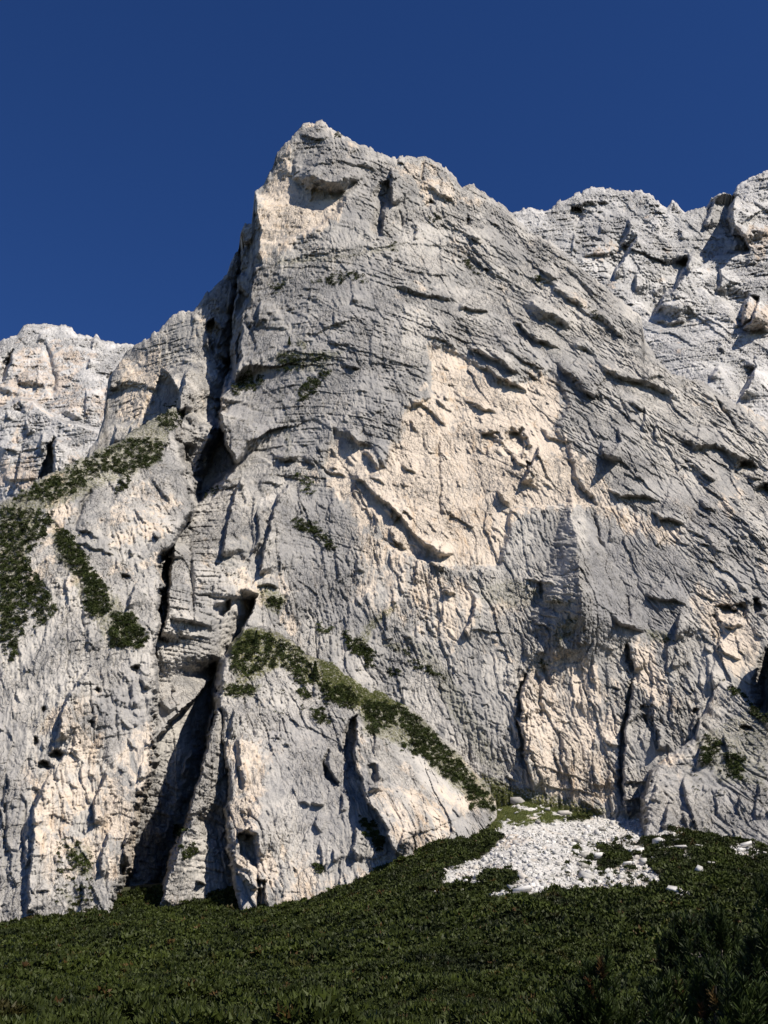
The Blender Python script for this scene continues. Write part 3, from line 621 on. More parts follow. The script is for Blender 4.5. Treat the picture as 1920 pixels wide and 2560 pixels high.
lb_f = [
    F('R', 6, [(600, 800), (520, 900), (440, 1000), (390, 1180), (345, 1300)], 9, 70, 4, .1), F('H', 6, [(370, 1395), (46, 44)], 12), F('H', 6, [(285, 1462), (44, 34)], 12),
    F('H', 6, [(290, 1100), (22, 20)], 8), F('H', 6, [(590, 1188), (20, 28)], 8), F('H', 6, [(870, 842), (32, 30)], 10), F('H', 6, [(640, 975), (24, 22)], 8), F('H', 6, [(235, 1310), (20, 40)], 8),
    F('H', 6, [(820, 235), (34, 20)], 9), F('U', 6, [(900, 880), (940, 950), (990, 980)], 6, 24, 6), F('R', 6, [(320, 1520), (260, 1620), (215, 1760), (200, 1850)], 10, 70, 5, .06),
    F('R', 6, [(680, 1480), (650, 1600), (610, 1700), (600, 1850)], 8, 60, 4, .08), F('R', 6, [(880, 270), (820, 440)], 7, 50, 4), F('R', 6, [(910, 1440), (900, 1560)], 4, 30, 4),
    F('R', 6, [(960, 1200), (985, 1290), (975, 1350)], 7, 24, 4), F('U', 6, [(480, 20), (620, 60), (760, 110)], 4, 40, 4), F('R', 6, [(440, 180), (420, 300), (440, 420)], 4, 40, 4),
    F('C', 1, [(600, 1350), (540, 1450), (490, 1580), (480, 1620)], 7, 6), F('U', 1, [(490, 1620), (560, 1640), (640, 1690)], 6, 40, 6), F('U', 1, [(750, 1290), (830, 1340)], 5, 26, 6),
    F('U', 1, [(960, 1270), (1060, 1400), (1120, 1460)], 5, 26, 6), F('R', 1, [(980, 1640), (1030, 1700)], 8, 20, 5), F('U', 1, [(860, 1480), (960, 1600)], 4, 20, 5), F('R', 1, [(850, 1730), (840, 1800)], 6, 24, 4),
    F('R', 9, [(150, 60), (130, 200), (125, 340), (110, 500)], 8, 70, 5, .06), F('R', 9, [(470, 110), (440, 220), (430, 340)], 6, 40, 4), F('R', 9, [(560, 90), (530, 200), (545, 260)], 9, 30, 5),
    F('R', 9, [(350, 330), (350, 480)], 4, 30, 4), F('C', 9, [(30, 0), (20, 250)], 2.5, 4), F('R', 9, [(110, 80), (100, 300)], 5, 40, 4), F('U', 9, [(155, 400), (220, 400)], 3, 20, 4),
    F('R', 6, [(40, 1500), (20, 1750)], 4, 40, 4), F('R', 6, [(860, 900), (850, 1100)], 3, 40, 4), F('L', 6, [(760, 1200), (740, 1500)], 3, 40, 6), F('R', 6, [(560, 560), (570, 720)], 3, 30, 4)]
LO1 = cv('O', [(60, 1560), (200, 1480), (330, 1560), (325, 1700), (290, 1900), (120, 1900), (60, 1800)])
LO2 = cv('O', [(200, 1120), (300, 1040), (390, 1080), (360, 1160), (250, 1180)])
build_body('rock_buttress', lb_top, 2420, lb_ctrl, lb_f, 2.2, 5, .72, 1.0, lambda PX, PY, X, Z: -.25 * (X + 150), None, lb_bound,
           ochre=[(LO1, .55), (LO2, .5)], grey=[(cv('O', [(0, 1450), (60, 1600), (50, 2000), (0, 2000)]), .6), (cv('O', [(210, 1500), (300, 1430), (310, 1560), (230, 1640)]), .7)],
           moss=[(cv('O', [(0, 1090), (330, 880), (390, 880), (340, 1000), (200, 1060), (80, 1110), (0, 1420)]), .7), (cv('O', [(110, 1120), (240, 1280), (320, 1370), (240, 1400), (120, 1200)]), .6),
                 (cv('O', [(140, 1820), (190, 1830), (200, 1900), (150, 1880)]), .5), (cv('O', [(130, 1920), (160, 1940), (150, 1980)]), .5)], mat=M_ROCK, bedf=.25,
           slits=[(cv('O', [(0, 1200), (400, 1050), (330, 1900), (0, 1950)]), 150, 72, 25, 18, 70, 2.6)])

# buttress in the middle foreground, with the green terrace on top
fb_top = [(470, 2150), (500, 1900), (540, 1640), (575, 1600), (583, 1596), (618, 1569), (656, 1564), (683, 1573), (722, 1596), (761, 1635), (799, 1650), (830, 1654), (861, 1685), (900, 1716), (930, 1731), (957, 1730),
          (988, 1751), (1023, 1770), (1062, 1801), (1100, 1840), (1139, 1870), (1162, 1905), (1190, 1935), (1215, 1965), (1238, 1998), (1243, 2040), (1262, 2150), (1300, 2300)]
fb_ctrl = [(640, 1575, 594), (800, 1660, 588), (1000, 1780, 590), (1200, 1960, 592), (1235, 2060, 572), (1200, 2090, 548), (900, 2200, 503), (570, 2280, 490), (570, 1800, 545), (900, 1900, 545), (500, 2000, 520), (1300, 2200, 590)]
fb_edge = [(1560, 612), (1581, 602), (1658, 563), (1735, 552), (1851, 556), (1929, 571), (2050, 572), (2092, 570), (2200, 590), (2290, 600), (2420, 610)]
def fb_bound(PX, PY):
    e = np.interp(PY, [p[0] for p in fb_edge], [p[1] for p in fb_edge])
    d = e - PX + 20 * fbm(PX / 60, PY / 60, 78, 5, .65)
    return np.clip(d + 10, 0, 10) ** 2 * .03 + np.clip(d, 0, 400) * 3.0
fb_f = [
    F('Q', 7, [(855, 745), (850, 1070), (805, 1075), (778, 1000), (775, 860), (805, 780)], 18), F('Q', 7, [(930, 1070), (975, 1060), (1000, 1150), (970, 1200), (930, 1130)], 9),
    F('Q', 7, [(680, 970), (650, 1050), (660, 1140), (730, 1200), (740, 1180), (690, 1100)], 8), F('Q', 9, [(1030, 150), (1085, 120), (1112, 290), (1040, 230)], 9),
    F('Q', 'P', [(640, 2195), (662, 2200), (668, 2400), (640, 2400)], 10, 3),
    F('R', 7, [(860, 740), (850, 850), (845, 960), (838, 1070), (880, 1180), (905, 1280), (990, 1370), (1040, 1480), (1075, 1590), (1120, 1680)], 19, 110, 5, .06),
    F('R', 7, [(685, 950), (655, 1050), (700, 1150), (745, 1220)], 7, 50, 4), F('U', 7, [(545, 1310), (600, 1335), (660, 1335)], 5, 30, 6), F('U', 7, [(900, 1240), (980, 1255), (1050, 1240)], 10, 30, 12),
    F('R', 7, [(990, 1050), (970, 1180)], 8, 30, 4), F('R', 7, [(975, 780), (970, 1000)], 6, 40, 4), F('R', 7, [(1220, 860), (1215, 940)], 6, 40, 3), F('U', 7, [(500, 1310), (560, 1340)], 4, 20, 5),
    F('R', 7, [(590, 530), (580, 640)], 4, 30, 3), F('R', 7, [(600, 1380), (590, 1470), (640, 1520)], 4, 40, 4), F('R', 7, [(840, 1450), (830, 1560), (850, 1700)], 7, 40, 5), F('R', 7, [(760, 1240), (740, 1380)], 4, 30, 4),
    F('R', 7, [(620, 1540), (630, 1760)], 3, 60, 4), F('R', 7, [(700, 1590), (690, 1700)], 4, 40, 4), F('U', 7, [(330, 880), (370, 920)], 4, 20, 5), F('U', 7, [(380, 940), (430, 960)], 3, 20, 5),
    F('U', 7, [(60, 1480), (120, 1520), (190, 1530), (230, 1700)], 12, 40, 14), F('L', 7, [(140, 1260), (160, 1400)], 4, 40, 5), F('R', 7, [(160, 820), (80, 900), (90, 1100), (110, 1240)], 6, 60, 8),
    F('U', 7, [(30, 1660), (110, 1760), (200, 1790)], 6, 30, 8), F('U', 9, [(1010, 300), (1080, 390), (1150, 400)], 9, 24, 9), F('R', 9, [(1110, 290), (1130, 480)], 6, 24, 4),
    F('R', 7, [(60, 700), (30, 900)], 6, 30, 4), F('R', 7, [(280, 100), (290, 200)], 5, 30, 4), F('U', 7, [(1450, 1350), (1540, 1420)], 3, 24, 4), F('R', 7, [(1150, 1500), (1120, 1600)], 7, 30, 5)]
build_body('front_buttress', fb_top, 2420, fb_ctrl, fb_f, 2.1, 8, .74, 1.0, lambda PX, PY, X, Z: X * .15, lambda a, b: .95 + 0 * a, fb_bound,
           ochre=[(cv('O', [(490, 1600), (560, 1600), (560, 1850), (500, 1830)]), .8), (cv('O', [(800, 1700), (1000, 1700), (1050, 1780), (900, 1850), (830, 1800)]), .5), (cv('O', [(500, 1850), (700, 1830), (760, 1950), (540, 1960)]), .6)],
           grey=[(cv('O', [(560, 1520), (740, 1560), (700, 1750), (580, 1720)]), .6), (cv('O', [(640, 1700), (740, 1650), (780, 1780), (680, 1820)]), .8), (cv('O', [(960, 1750), (1060, 1740), (1060, 1800), (1000, 1820)]), .7)],
           moss=[(cv('O', [(495, 1400), (530, 1350), (620, 1370), (700, 1420), (760, 1460), (830, 1490), (890, 1520), (860, 1545), (760, 1535), (690, 1480), (600, 1440), (510, 1490)]), 1.0),
                 (cv('O', [(770, 1510), (900, 1540), (1060, 1700), (1070, 1760), (1020, 1740), (900, 1620), (780, 1580)]), .8), (cv('O', [(480, 1475), (560, 1480), (550, 1505), (480, 1505)]), .8)],
           mat=M_ROCK, bedf=.3, slits=[(cv('O', [(500, 1500), (1000, 1650), (1050, 1780), (600, 1930), (500, 1900)]), 80, 68, 25, 14, 50, 2.0)])

# buttress at the lower right, going on beyond the picture
rb_top = [(1500, 2060), (1560, 2000), (1612, 1955), (1624, 1925), (1664, 1892), (1700, 1868), (1738, 1835), (1748, 1800), (1775, 1750), (1800, 1692), (1830, 1700), (1860, 1735), (1885, 1762), (1915, 1790), (1945, 1700), (1965, 1560), (2000, 1500), (2200, 1440)]
rb_ctrl = [(1620, 1990, 566), (1620, 2060, 552), (1750, 1800, 600), (1800, 1700, 612), (1920, 1800, 590), (1920, 2120, 532), (1650, 2080, 547), (2000, 1510, 578), (2200, 1450, 560), (2200, 2140, 500)]
rb_f = [F('R', 8, [(1250, 270), (1225, 330), (1250, 400), (1290, 560)], 6, 50, 4), F('R', 8, [(1330, 90), (1290, 240)], 8, 50, 5), F('R', 8, [(1100, 300), (1050, 420)], 5, 30, 5), F('R', 8, [(1150, 420), (1120, 560)], 6, 30, 4),
        F('R', 8, [(1215, 450), (1240, 570)], 4, 30, 4), F('H', 8, [(1550, 45), (38, 18)], 8), F('R', 8, [(1430, 60), (1460, 200)], 5, 40, 4), F('R', 8, [(1510, 380), (1500, 470)], 5, 40, 4), F('R', 8, [(1390, 330), (1400, 500)], 4, 50, 4),
        F('R', 8, [(1600, 300), (1590, 520)], 4, 50, 4)]
def rb_bound(PX, PY):
    e = np.interp(PY, [1900, 1960, 2000, 2060, 2120], [1640, 1622, 1612, 1612, 1602])
    d = e - PX + 16 * fbm(PX / 40, PY / 40, 79, 5, .65)
    return np.clip(d + 10, 0, 10) ** 2 * .03 + np.clip(d, 0, 400) * 3.0
build_body('side_buttress', rb_top, 2420, rb_ctrl, rb_f, 2.3, 12, .85, 1.0, None, None, rb_bound, ochre=[], grey=[(cv('O', [(1400, 1700), (1659, 1560), (1659, 1850), (1400, 1800)]), .4)], ochre_bias=-.05,
           moss=[(cv('O', [(1500, 1600), (1659, 1500), (1659, 1700), (1560, 1690)]), .4)], mat=M_ROCK, bedf=.2, slits=[(cv('O', [(1400, 1750), (1659, 1600), (1659, 1820), (1400, 1800)]), 60, 80, 20, 16, 60, 2.4)])

# far ridges
fl_top = [(-300, 880), (-120, 860), (0, 852), (20, 843), (43, 836), (58, 815), (85, 810), (106, 812), (116, 807), (135, 811), (162, 812), (178, 822), (195, 836), (225, 842), (232, 848), (240, 836), (252, 848), (262, 855), (290, 860), (330, 866), (420, 900), (560, 960)]
fl_ctrl = [(0, 830, 1500), (325, 865, 1500), (-300, 880, 1450), (0, 1050, 1330), (0, 1300, 1180), (400, 1150, 1250), (560, 960, 1500), (-300, 1300, 1180), (250, 1000, 1330)]
fl_f = [F('Q', 1, [(0, 620), (20, 540), (95, 455), (60, 560), (10, 660)], 34), F('Q', 1, [(265, 1290), (290, 1150), (350, 1020), (345, 1150), (350, 1270)], 50), F('Q', 1, [(90, 850), (110, 790), (150, 830), (140, 860)], 26), F('Q', 1, [(700, 680), (700, 630), (760, 590), (740, 660)], 24),
        F('D', 1, [(-300, 850), (0, 825), (130, 755), (200, 765), (350, 875), (500, 920), (650, 975), (800, 960)], 70, 400, 10, .02),
        F('R', 1, [(270, 330), (245, 400)], 14, 30, 4), F('R', 1, [(90, 460), (20, 620)], 24, 60, 6), F('T', 1, [(160, 560), (60, 650), (30, 740)], 18, 50), F('T', 1, [(260, 500), (240, 700)], 18, 50), F('U', 1, [(90, 700), (260, 640)], 12, 20, 8),
        F('C', 1, [(290, 420), (350, 620), (330, 760)], 16, 8), F('R', 1, [(600, 360), (580, 440)], 16, 20, 4), F('R', 1, [(575, 500), (560, 570)], 20, 26, 4), F('R', 1, [(560, 700), (540, 900)], 12, 40, 4),
        F('U', 1, [(380, 850), (480, 900), (540, 910)], 14, 26, 10), F('R', 1, [(110, 800), (90, 850)], 24, 30, 5), F('R', 1, [(370, 1020), (345, 1130), (330, 1290)], 40, 90, 5, .08), F('R', 1, [(270, 980), (255, 1130)], 20, 40, 5),
        F('R', 1, [(170, 900), (165, 1000)], 16, 40, 5), F('U', 1, [(0, 1270), (120, 1310), (260, 1300)], 8, 30, 6), F('U', 1, [(0, 1100), (130, 1130)], 7, 30, 5), F('R', 1, [(40, 850), (20, 900)], 14, 30, 5),
        F('R', 1, [(690, 680), (680, 900)], 14, 40, 4)]
build_body('far_west_ridge', fl_top, 1420, fl_ctrl, fl_f, 2.1, 15, 1.2, 1.05, None, None, None, ochre=[(cv(1, [(100, 420), (600, 450), (480, 640), (560, 760), (900, 560), (900, 900), (480, 900), (60, 780)]), .55), (cv(1, [(0, 1150), (260, 1150), (260, 1350), (0, 1350)]), .7)],
           ochre_bias=.05, mat=M_FAR, roll=25, bedf=1.5)
fr_top = [(1100, 620), (1230, 560), (1281, 532), (1300, 527), (1328, 524), (1370, 524), (1403, 499), (1432, 487), (1478, 470), (1544, 473), (1577, 478), (1624, 480), (1643, 506), (1667, 520), (1676, 508), (1681, 500), (1690, 506), (1704, 518), (1714, 525), (1728, 523), (1765, 517),
          (1780, 496), (1808, 480), (1831, 484), (1845, 461), (1873, 445), (1920, 426), (2010, 400), (2200, 380)]
fr_ctrl = [(1500, 470, 1480), (1920, 430, 1380), (1300, 530, 1480), (1600, 850, 1240), (1920, 1060, 1080), (1100, 620, 1480), (1750, 930, 1150), (2200, 1150, 1050), (2200, 400, 1350), (1750, 700, 1300), (1300, 1000, 1200), (1500, 1200, 1100), (2100, 1250, 1000)]
fr_f = [F('V', 3, [(1480, 180), (1462, 330), (1540, 440), (1560, 500)], 70, 130, 5, .06), F('V', 3, [(1235, 505), (1230, 600), (1110, 720), (1040, 830)], 55, 70, 5, .08), F('V', 3, [(1615, 725), (1565, 850), (1500, 900)], 40, 80, 5, .1),
        F('V', 3, [(1600, 1085), (1545, 1200), (1500, 1265)], 26, 50, 5), F('V', 3, [(960, 390), (915, 480), (860, 560), (830, 640)], 24, 50, 5),
        F('H', 3, [(640, 290), (50, 55)], 26), F('U', 3, [(600, 250), (700, 240), (770, 260)], 12, 26, 8), F('U', 3, [(760, 240), (830, 230)], 14, 24, 8), F('R', 3, [(910, 300), (900, 380), (870, 470)], 22, 60, 6), F('U', 3, [(660, 520), (800, 500), (900, 480)], 14, 50, 8),
        F('T', 3, [(1010, 200), (1080, 330), (1000, 560), (980, 760)], 20, 120), F('R', 3, [(960, 400), (900, 490), (860, 560), (830, 640)], 28, 60, 6), F('R', 3, [(620, 380), (610, 510)], 8, 50, 4),
        F('R', 3, [(1470, 190), (1440, 300), (1460, 400), (1560, 420)], 50, 130, 8, .06), F('U', 3, [(1420, 490), (1530, 480), (1600, 410), (1700, 400)], 18, 60, 12), F('R', 3, [(1370, 200), (1330, 300), (1310, 360)], 26, 40, 8),
        F('R', 3, [(1260, 490), (1210, 590), (1180, 640), (1120, 700), (1060, 800)], 34, 120, 6, .08), F('T', 3, [(1290, 450), (1200, 640), (1180, 860)], 18, 60), F('R', 3, [(960, 600), (940, 690)], 16, 30, 5),
        F('R', 3, [(1400, 560), (1390, 700)], 20, 60, 6), F('T', 3, [(1640, 660), (1570, 760), (1560, 880)], 30, 90), F('U', 3, [(1450, 880), (1530, 910), (1620, 900), (1700, 930)], 20, 40, 10), F('R', 3, [(1570, 700), (1520, 800), (1500, 900)], 40, 60, 8),
        F('U', 3, [(1040, 860), (1140, 880), (1240, 850)], 12, 30, 8), F('R', 3, [(1600, 1090), (1530, 1200), (1490, 1260)], 26, 40, 8), F('R', 3, [(1400, 1080), (1330, 1160)], 16, 30, 8), F('U', 3, [(1380, 1010), (1440, 1020)], 10, 20, 6),
        F('U', 3, [(1540, 560), (1620, 560)], 8, 20, 5), F('R', 3, [(760, 340), (755, 390)], 10, 30, 4), F('R', 3, [(1150, 210), (1140, 260)], 12, 20, 4), F('R', 3, [(1190, 350), (1180, 420)], 12, 20, 4), F('U', 3, [(1010, 350), (1110, 370)], 7, 20, 5)]
def fr_rough(a, b):
    q = soft_poly(a, b, cv(3, [(990, 900), (1250, 880), (1450, 900), (1700, 960), (1700, 1500), (1400, 1300), (1100, 1120)]), 60)
    q2 = soft_poly(a, b, cv(3, [(1230, 270), (1310, 280), (1300, 420), (1200, 420)]), 10)
    return np.clip(1 - .5 * q - .8 * q2, .2, 1)
build_body('far_east_ridge', fr_top, 1500, fr_ctrl, fr_f, 2.1, 19, 1.25, 1.0, None, fr_rough, None, ochre=[(cv(3, [(1500, 350), (1700, 350), (1700, 520), (1520, 500)]), .7), (cv(3, [(1520, 760), (1700, 740), (1700, 900), (1480, 900)]), .8), (cv(3, [(780, 440), (880, 430), (880, 520), (680, 530)]), .6)],
           grey=[(cv(3, [(620, 360), (760, 280), (960, 260), (880, 440), (640, 500)]), .55)], ochre_bias=-.12, mat=M_FAR, roll=25, bedf=1.7)

# ------------------------------------------------------------------ ground: polar sheet round the camera, rising to the foot of the walls
foot = [(-900, 2350, 430), (-300, 2334, 468), (0, 2314, 482), (278, 2285, 492), (405, 2274, 498), (666, 2277, 494), (752, 2262, 496), (828, 2233, 500), (926, 2193, 505), (1100, 2108, 530), (1204, 2086, 552), (1238, 2040, 585), (1312, 2000, 614),
        (1476, 2034, 614), (1525, 2044, 610), (1609, 2052, 600), (1650, 2077, 548), (1713, 2079, 543), (1812, 2099, 538), (1920, 2123, 533), (2200, 2150, 510), (2800, 2190, 470)]
_fa = []; _fy = []; _fz = []
for px, py, Yf in foot:
    a, r = ray(px, py); _fa.append(a); _fy.append(Yf); _fz.append(Yf * r)
def ground_z(X, Y):
    X = np.asarray(X, float); Y = np.asarray(Y, float)
    a = np.where(Y > 1, X / np.maximum(Y, 1), np.sign(X) * 2)
    Yf = np.interp(a, _fa, _fy); zf = np.interp(a, _fa, _fz) - .6
    t = (Y - 60) / (Yf - 60)
    g = .14 * t + .86 * np.clip(t, 0, 1) ** 2
    z = (zf + 1.9) * np.clip(g, -.2, 1) - 1.9 + np.clip(Y - Yf, 0, 60) * .30
    near = sstep(20, 120, Y)
    z = z + (3.6 * fbm(X / 48, Y / 60, 301, 3) + 1.1 * fbm(X / 14, Y / 17, 302, 2)) * near * (1 - .55 * sstep(.8, 1, t)) + .25 * fbm(X / 5, Y / 5, 303, 2)
    side = sstep(.55, .95, np.abs(a))
    z = z * (1 - .6 * side)
    return np.where(Y < 10, -1.9 + .2 * fbm(X / 9, Y / 9, 304, 2), z)
SCREE = cv(11, [(480, 250), (620, 190), (800, 175), (1000, 185), (1180, 150), (1220, 130), (1400, 130), (1500, 215), (1640, 265), (1560, 300), (1430, 300), (1450, 400), (1400, 430), (1480, 480), (1550, 545), (1545, 600), (1430, 625), (1330, 612), (1160, 632), (920, 642), (780, 672), (720, 685),
                (640, 682), (560, 695), (470, 692), (480, 640), (610, 600), (640, 570), (600, 510), (450, 520), (390, 585), (290, 600), (180, 612), (100, 655), (180, 575), (160, 500), (330, 440), (450, 400), (500, 350), (550, 280)])
ISLES = [cv(11, [(1105, 350), (1180, 335), (1260, 345), (1340, 390), (1345, 430), (1260, 490), (1130, 505), (1110, 480), (1185, 430), (1190, 385)]), cv(11, [(390, 560), (460, 520), (560, 505), (615, 520), (620, 560), (560, 590), (440, 605)]),
         cv(11, [(300, 540), (370, 545), (340, 565), (300, 560)]), cv(11, [(560, 640), (660, 620), (640, 650), (580, 660)]), cv(11, [(220, 480), (270, 470), (250, 500)])]
SPOTS = [(cv(8, [(1430, 650), (1500, 635), (1600, 640), (1640, 680), (1570, 710), (1480, 700), (1490, 670)])), cv(8, [(1480, 760), (1560, 775), (1530, 785)]), cv(8, [(1160, 880), (1200, 872), (1250, 895), (1190, 902)]), cv(8, [(1160, 570), (1200, 590), (1180, 600)]),
         cv(8, [(1180, 650), (1250, 660), (1240, 678)]), cv(8, [(900, 745), (975, 745), (960, 765)])]
GRASSP = [cv(8, [(220, 300), (330, 330), (440, 400), (560, 415), (700, 440), (850, 480), (700, 500), (500, 520), (330, 540), (250, 570), (210, 590), (280, 500)])]
def ground_masks(px, py):
    wx = px + 24 * fbm(px / 34, py / 20, 401, 5, .7); wy = py + 14 * fbm(px / 30, py / 18, 402, 5, .7)
    s = soft_poly(wx, wy, SCREE, 4)
    for q in ISLES: s = s * (1 - soft_poly(wx, wy, q, 3))
    for q in SPOTS: s = np.maximum(s, soft_poly(wx, wy, q, 3))
    s = s * (1 - sstep(.16, .30, fbm(px / 26, py / 13, 405, 4, .6)) * (.35 + .65 * sstep(1350, 1500, px)) * sstep(2060, 2110, py))
    s = np.maximum(s, sstep(.10, .22, fbm(px / 24, py / 9, 406, 4, .6)) * soft_poly(px, py, cv(8, [(1040, 540), (1260, 575), (1330, 640), (1250, 760), (1150, 880), (1040, 870)]), 10))
    g = np.zeros_like(s)
    for q in GRASSP: g = np.maximum(g, soft_poly(wx, wy, q, 8))
    bare = sstep(.06, .22, fbm(px / 40, py / 14, 407, 4, .6)); s = np.maximum(s, g * bare); g = g * (1 - bare)
    return s, g
def build_ground():
    th = np.concatenate([np.linspace(-math.pi, -.60, 40)[:-1], np.linspace(-.60, .60, 620), np.linspace(.60, math.pi, 40)[1:]])
    rr = np.concatenate([[0.0], np.geomspace(1.5, 60, 30), np.linspace(60, 380, 160)[1:], np.linspace(380, 660, 330)[1:], np.geomspace(660, 3500, 18)[1:]])
    T, RR = np.meshgrid(th, rr, indexing='ij')
    X = np.sin(T) * RR; Y = np.cos(T) * RR
    Z = ground_z(X, Y); Z = np.where(RR > 700, np.minimum(Z, 60) - (RR - 700) * .004, Z)
    px, py = proj(X, Y, Z); s, g = ground_masks(px, py)
    fr = (Y > 100); s = s * fr; g = g * fr
    Z = Z + s * (.55 * fbm(X / 3.2, Y / 3.2, 305, 3, .6) + .35 * facet(X / 2.4, Y / 2.4, 306, 1.4))
    A = np.stack([s, g, g * 0, g * 0 + 1], -1)
    n, m = T.shape; idx = np.arange(n * m).reshape(n, m)
    Fq = np.stack([idx[:-1, :-1], idx[1:, :-1], idx[1:, 1:], idx[:-1, 1:]], -1).reshape(-1, 4)
    me = mesh_from('ground', np.stack([X, Y, Z], -1).reshape(-1, 3), Fq, {'masks': A.reshape(-1, 4)})
    link('ground', me, M_GROUND, kind='structure')
build_ground()

# ------------------------------------------------------------------ rocks
def hull_mesh(seed, n=15, flat=.7):
    r = np.random.default_rng(seed)
    bm = bmesh.new()
    for cx in (-.5, .5):
        for cy in (-.42, .42):
            for cz in (-.5, .5):
                v = np.array([cx, cy, cz]) * (1 + r.uniform(-.5, .18, 3)); bm.verts.new((v[0], v[1], v[2] * flat))
    for _ in range(n - 7):
        v = r.uniform(-.52, .52, 3); bm.verts.new((v[0], v[1] * .85, v[2] * flat))
    res = bmesh.ops.convex_hull(bm, input=bm.verts)
    bmesh.ops.delete(bm, geom=[e for e in res['geom_interior'] if isinstance(e, bmesh.types.BMVert)], context='VERTS')
    bmesh.ops.triangulate(bm, faces=bm.faces)
    bmesh.ops.recalc_face_normals(bm, faces=bm.faces)
    bm.verts.index_update()
    V = np.array([v.co[:] for v in bm.verts]); Fc = np.array([[v.index for v in f.verts] for f in bm.faces]); bm.free()
    return V, Fc
HULLS = [hull_mesh(900 + i, 9 + i % 4, .55 + .07 * (i % 5)) for i in range(10)]
def rotmats(n, r, full=True):
    q = r.normal(size=(n, 4)); q /= np.linalg.norm(q, axis=1)[:, None]
    if not full:
        a = r.uniform(0, 2 * np.pi, n); q = np.stack([np.cos(a / 2), r.normal(size=n) * .12, r.normal(size=n) * .12, np.sin(a / 2)], 1); q /= np.linalg.norm(q, axis=1)[:, None]
    w_, x, y, z = q.T
    return np.stack([1 - 2 * (y * y + z * z), 2 * (x * y - z * w_), 2 * (x * z + y * w_), 2 * (x * y + z * w_), 1 - 2 * (x * x + z * z), 2 * (y * z - x * w_),
                     2 * (x * z - y * w_), 2 * (y * z + x * w_), 1 - 2 * (x * x + y * y)], -1).reshape(n, 3, 3)
def scatter(variants, pos, size, r, full=True, tint=None, stretch=None):
    """many copies of small source meshes merged into one vertex and face table"""
    VS, FS, TS, off = [], [], [], 0
    which = r.integers(0, len(variants), len(pos)); M = rotmats(len(pos), r, full)
    for k, var in enumerate(variants):
        V, Fc = var[0], var[1]
        i = np.where(which == k)[0]
        if len(i) == 0: continue
        P = V[None] * (size[i][:, None, None] if stretch is None else size[i][:, None, None] * stretch[i][:, None, :])
        P = np.einsum('nij,nvj->nvi', M[i], P) + pos[i][:, None, :]
        VS.append(P.reshape(-1, 3)); nV = len(V)
        FS.append((Fc[None] + (np.arange(len(i)) * nV)[:, None, None] + off).reshape(-1, Fc.shape[1])); off += len(i) * nV
        if tint is not None:
            base = np.repeat(tint[i], nV, 0).reshape(len(i), nV, 4).copy()
            if len(var) > 2: base[..., 0] = np.clip(base[..., 0] + var[2][None], 0, 1)
            TS.append(base.reshape(-1, 4))
    return np.concatenate(VS), np.concatenate(FS), (np.concatenate(TS) if tint is not None else None)

def ground_at_pixel(px, py, lo=60, hi=660):
    """march along the view ray to the ground"""
    a, r_ = ray(px, py); Ys = np.linspace(lo, hi, 900)
    zz = ground_z(a * Ys, Ys); hit = np.where(zz > r_ * Ys)[0]
    if len(hit) == 0: return None
    Y = Ys[hit[0]]; return np.array([a * Y, Y, float(ground_z(a * Y, Y))])

# rubble of the scree fan: stones nobody could count
rr = np.random.default_rng(5)
N0 = 170000
gx = rr.uniform(-60, 260, N0); gy = rr.uniform(330, 625, N0); gz = ground_z(gx, gy)
px, py = proj(gx, gy, gz); s, g = ground_masks(px, py)
near_spot = (s > .5) | ((s > .02) & (rr.random(N0) < .3)) | ((px > 1040) & (px < 1900) & (rr.random(N0) < .012))
keep = near_spot & (rr.random(N0) < np.where(px < 1420, .30, .42) * (.35 + .9 * sstep(2060, 2130, py + .1 * (px - 1100))))
pos = np.stack([gx, gy, gz], -1)[keep]
size = np.clip(rr.lognormal(-.75, .68, len(pos)), .22, 3.4)
pos[:, 2] += size * .08
V, Fc, _ = scatter(HULLS, pos, size, rr, True, None, rr.uniform(.5, 1.25, (len(pos), 3)))
link('scree_rubble', mesh_from('scree_rubble', V, Fc), M_STONE, kind='stuff', label='white limestone rubble covering the scree fan at the foot of the cliff', category='rubble')

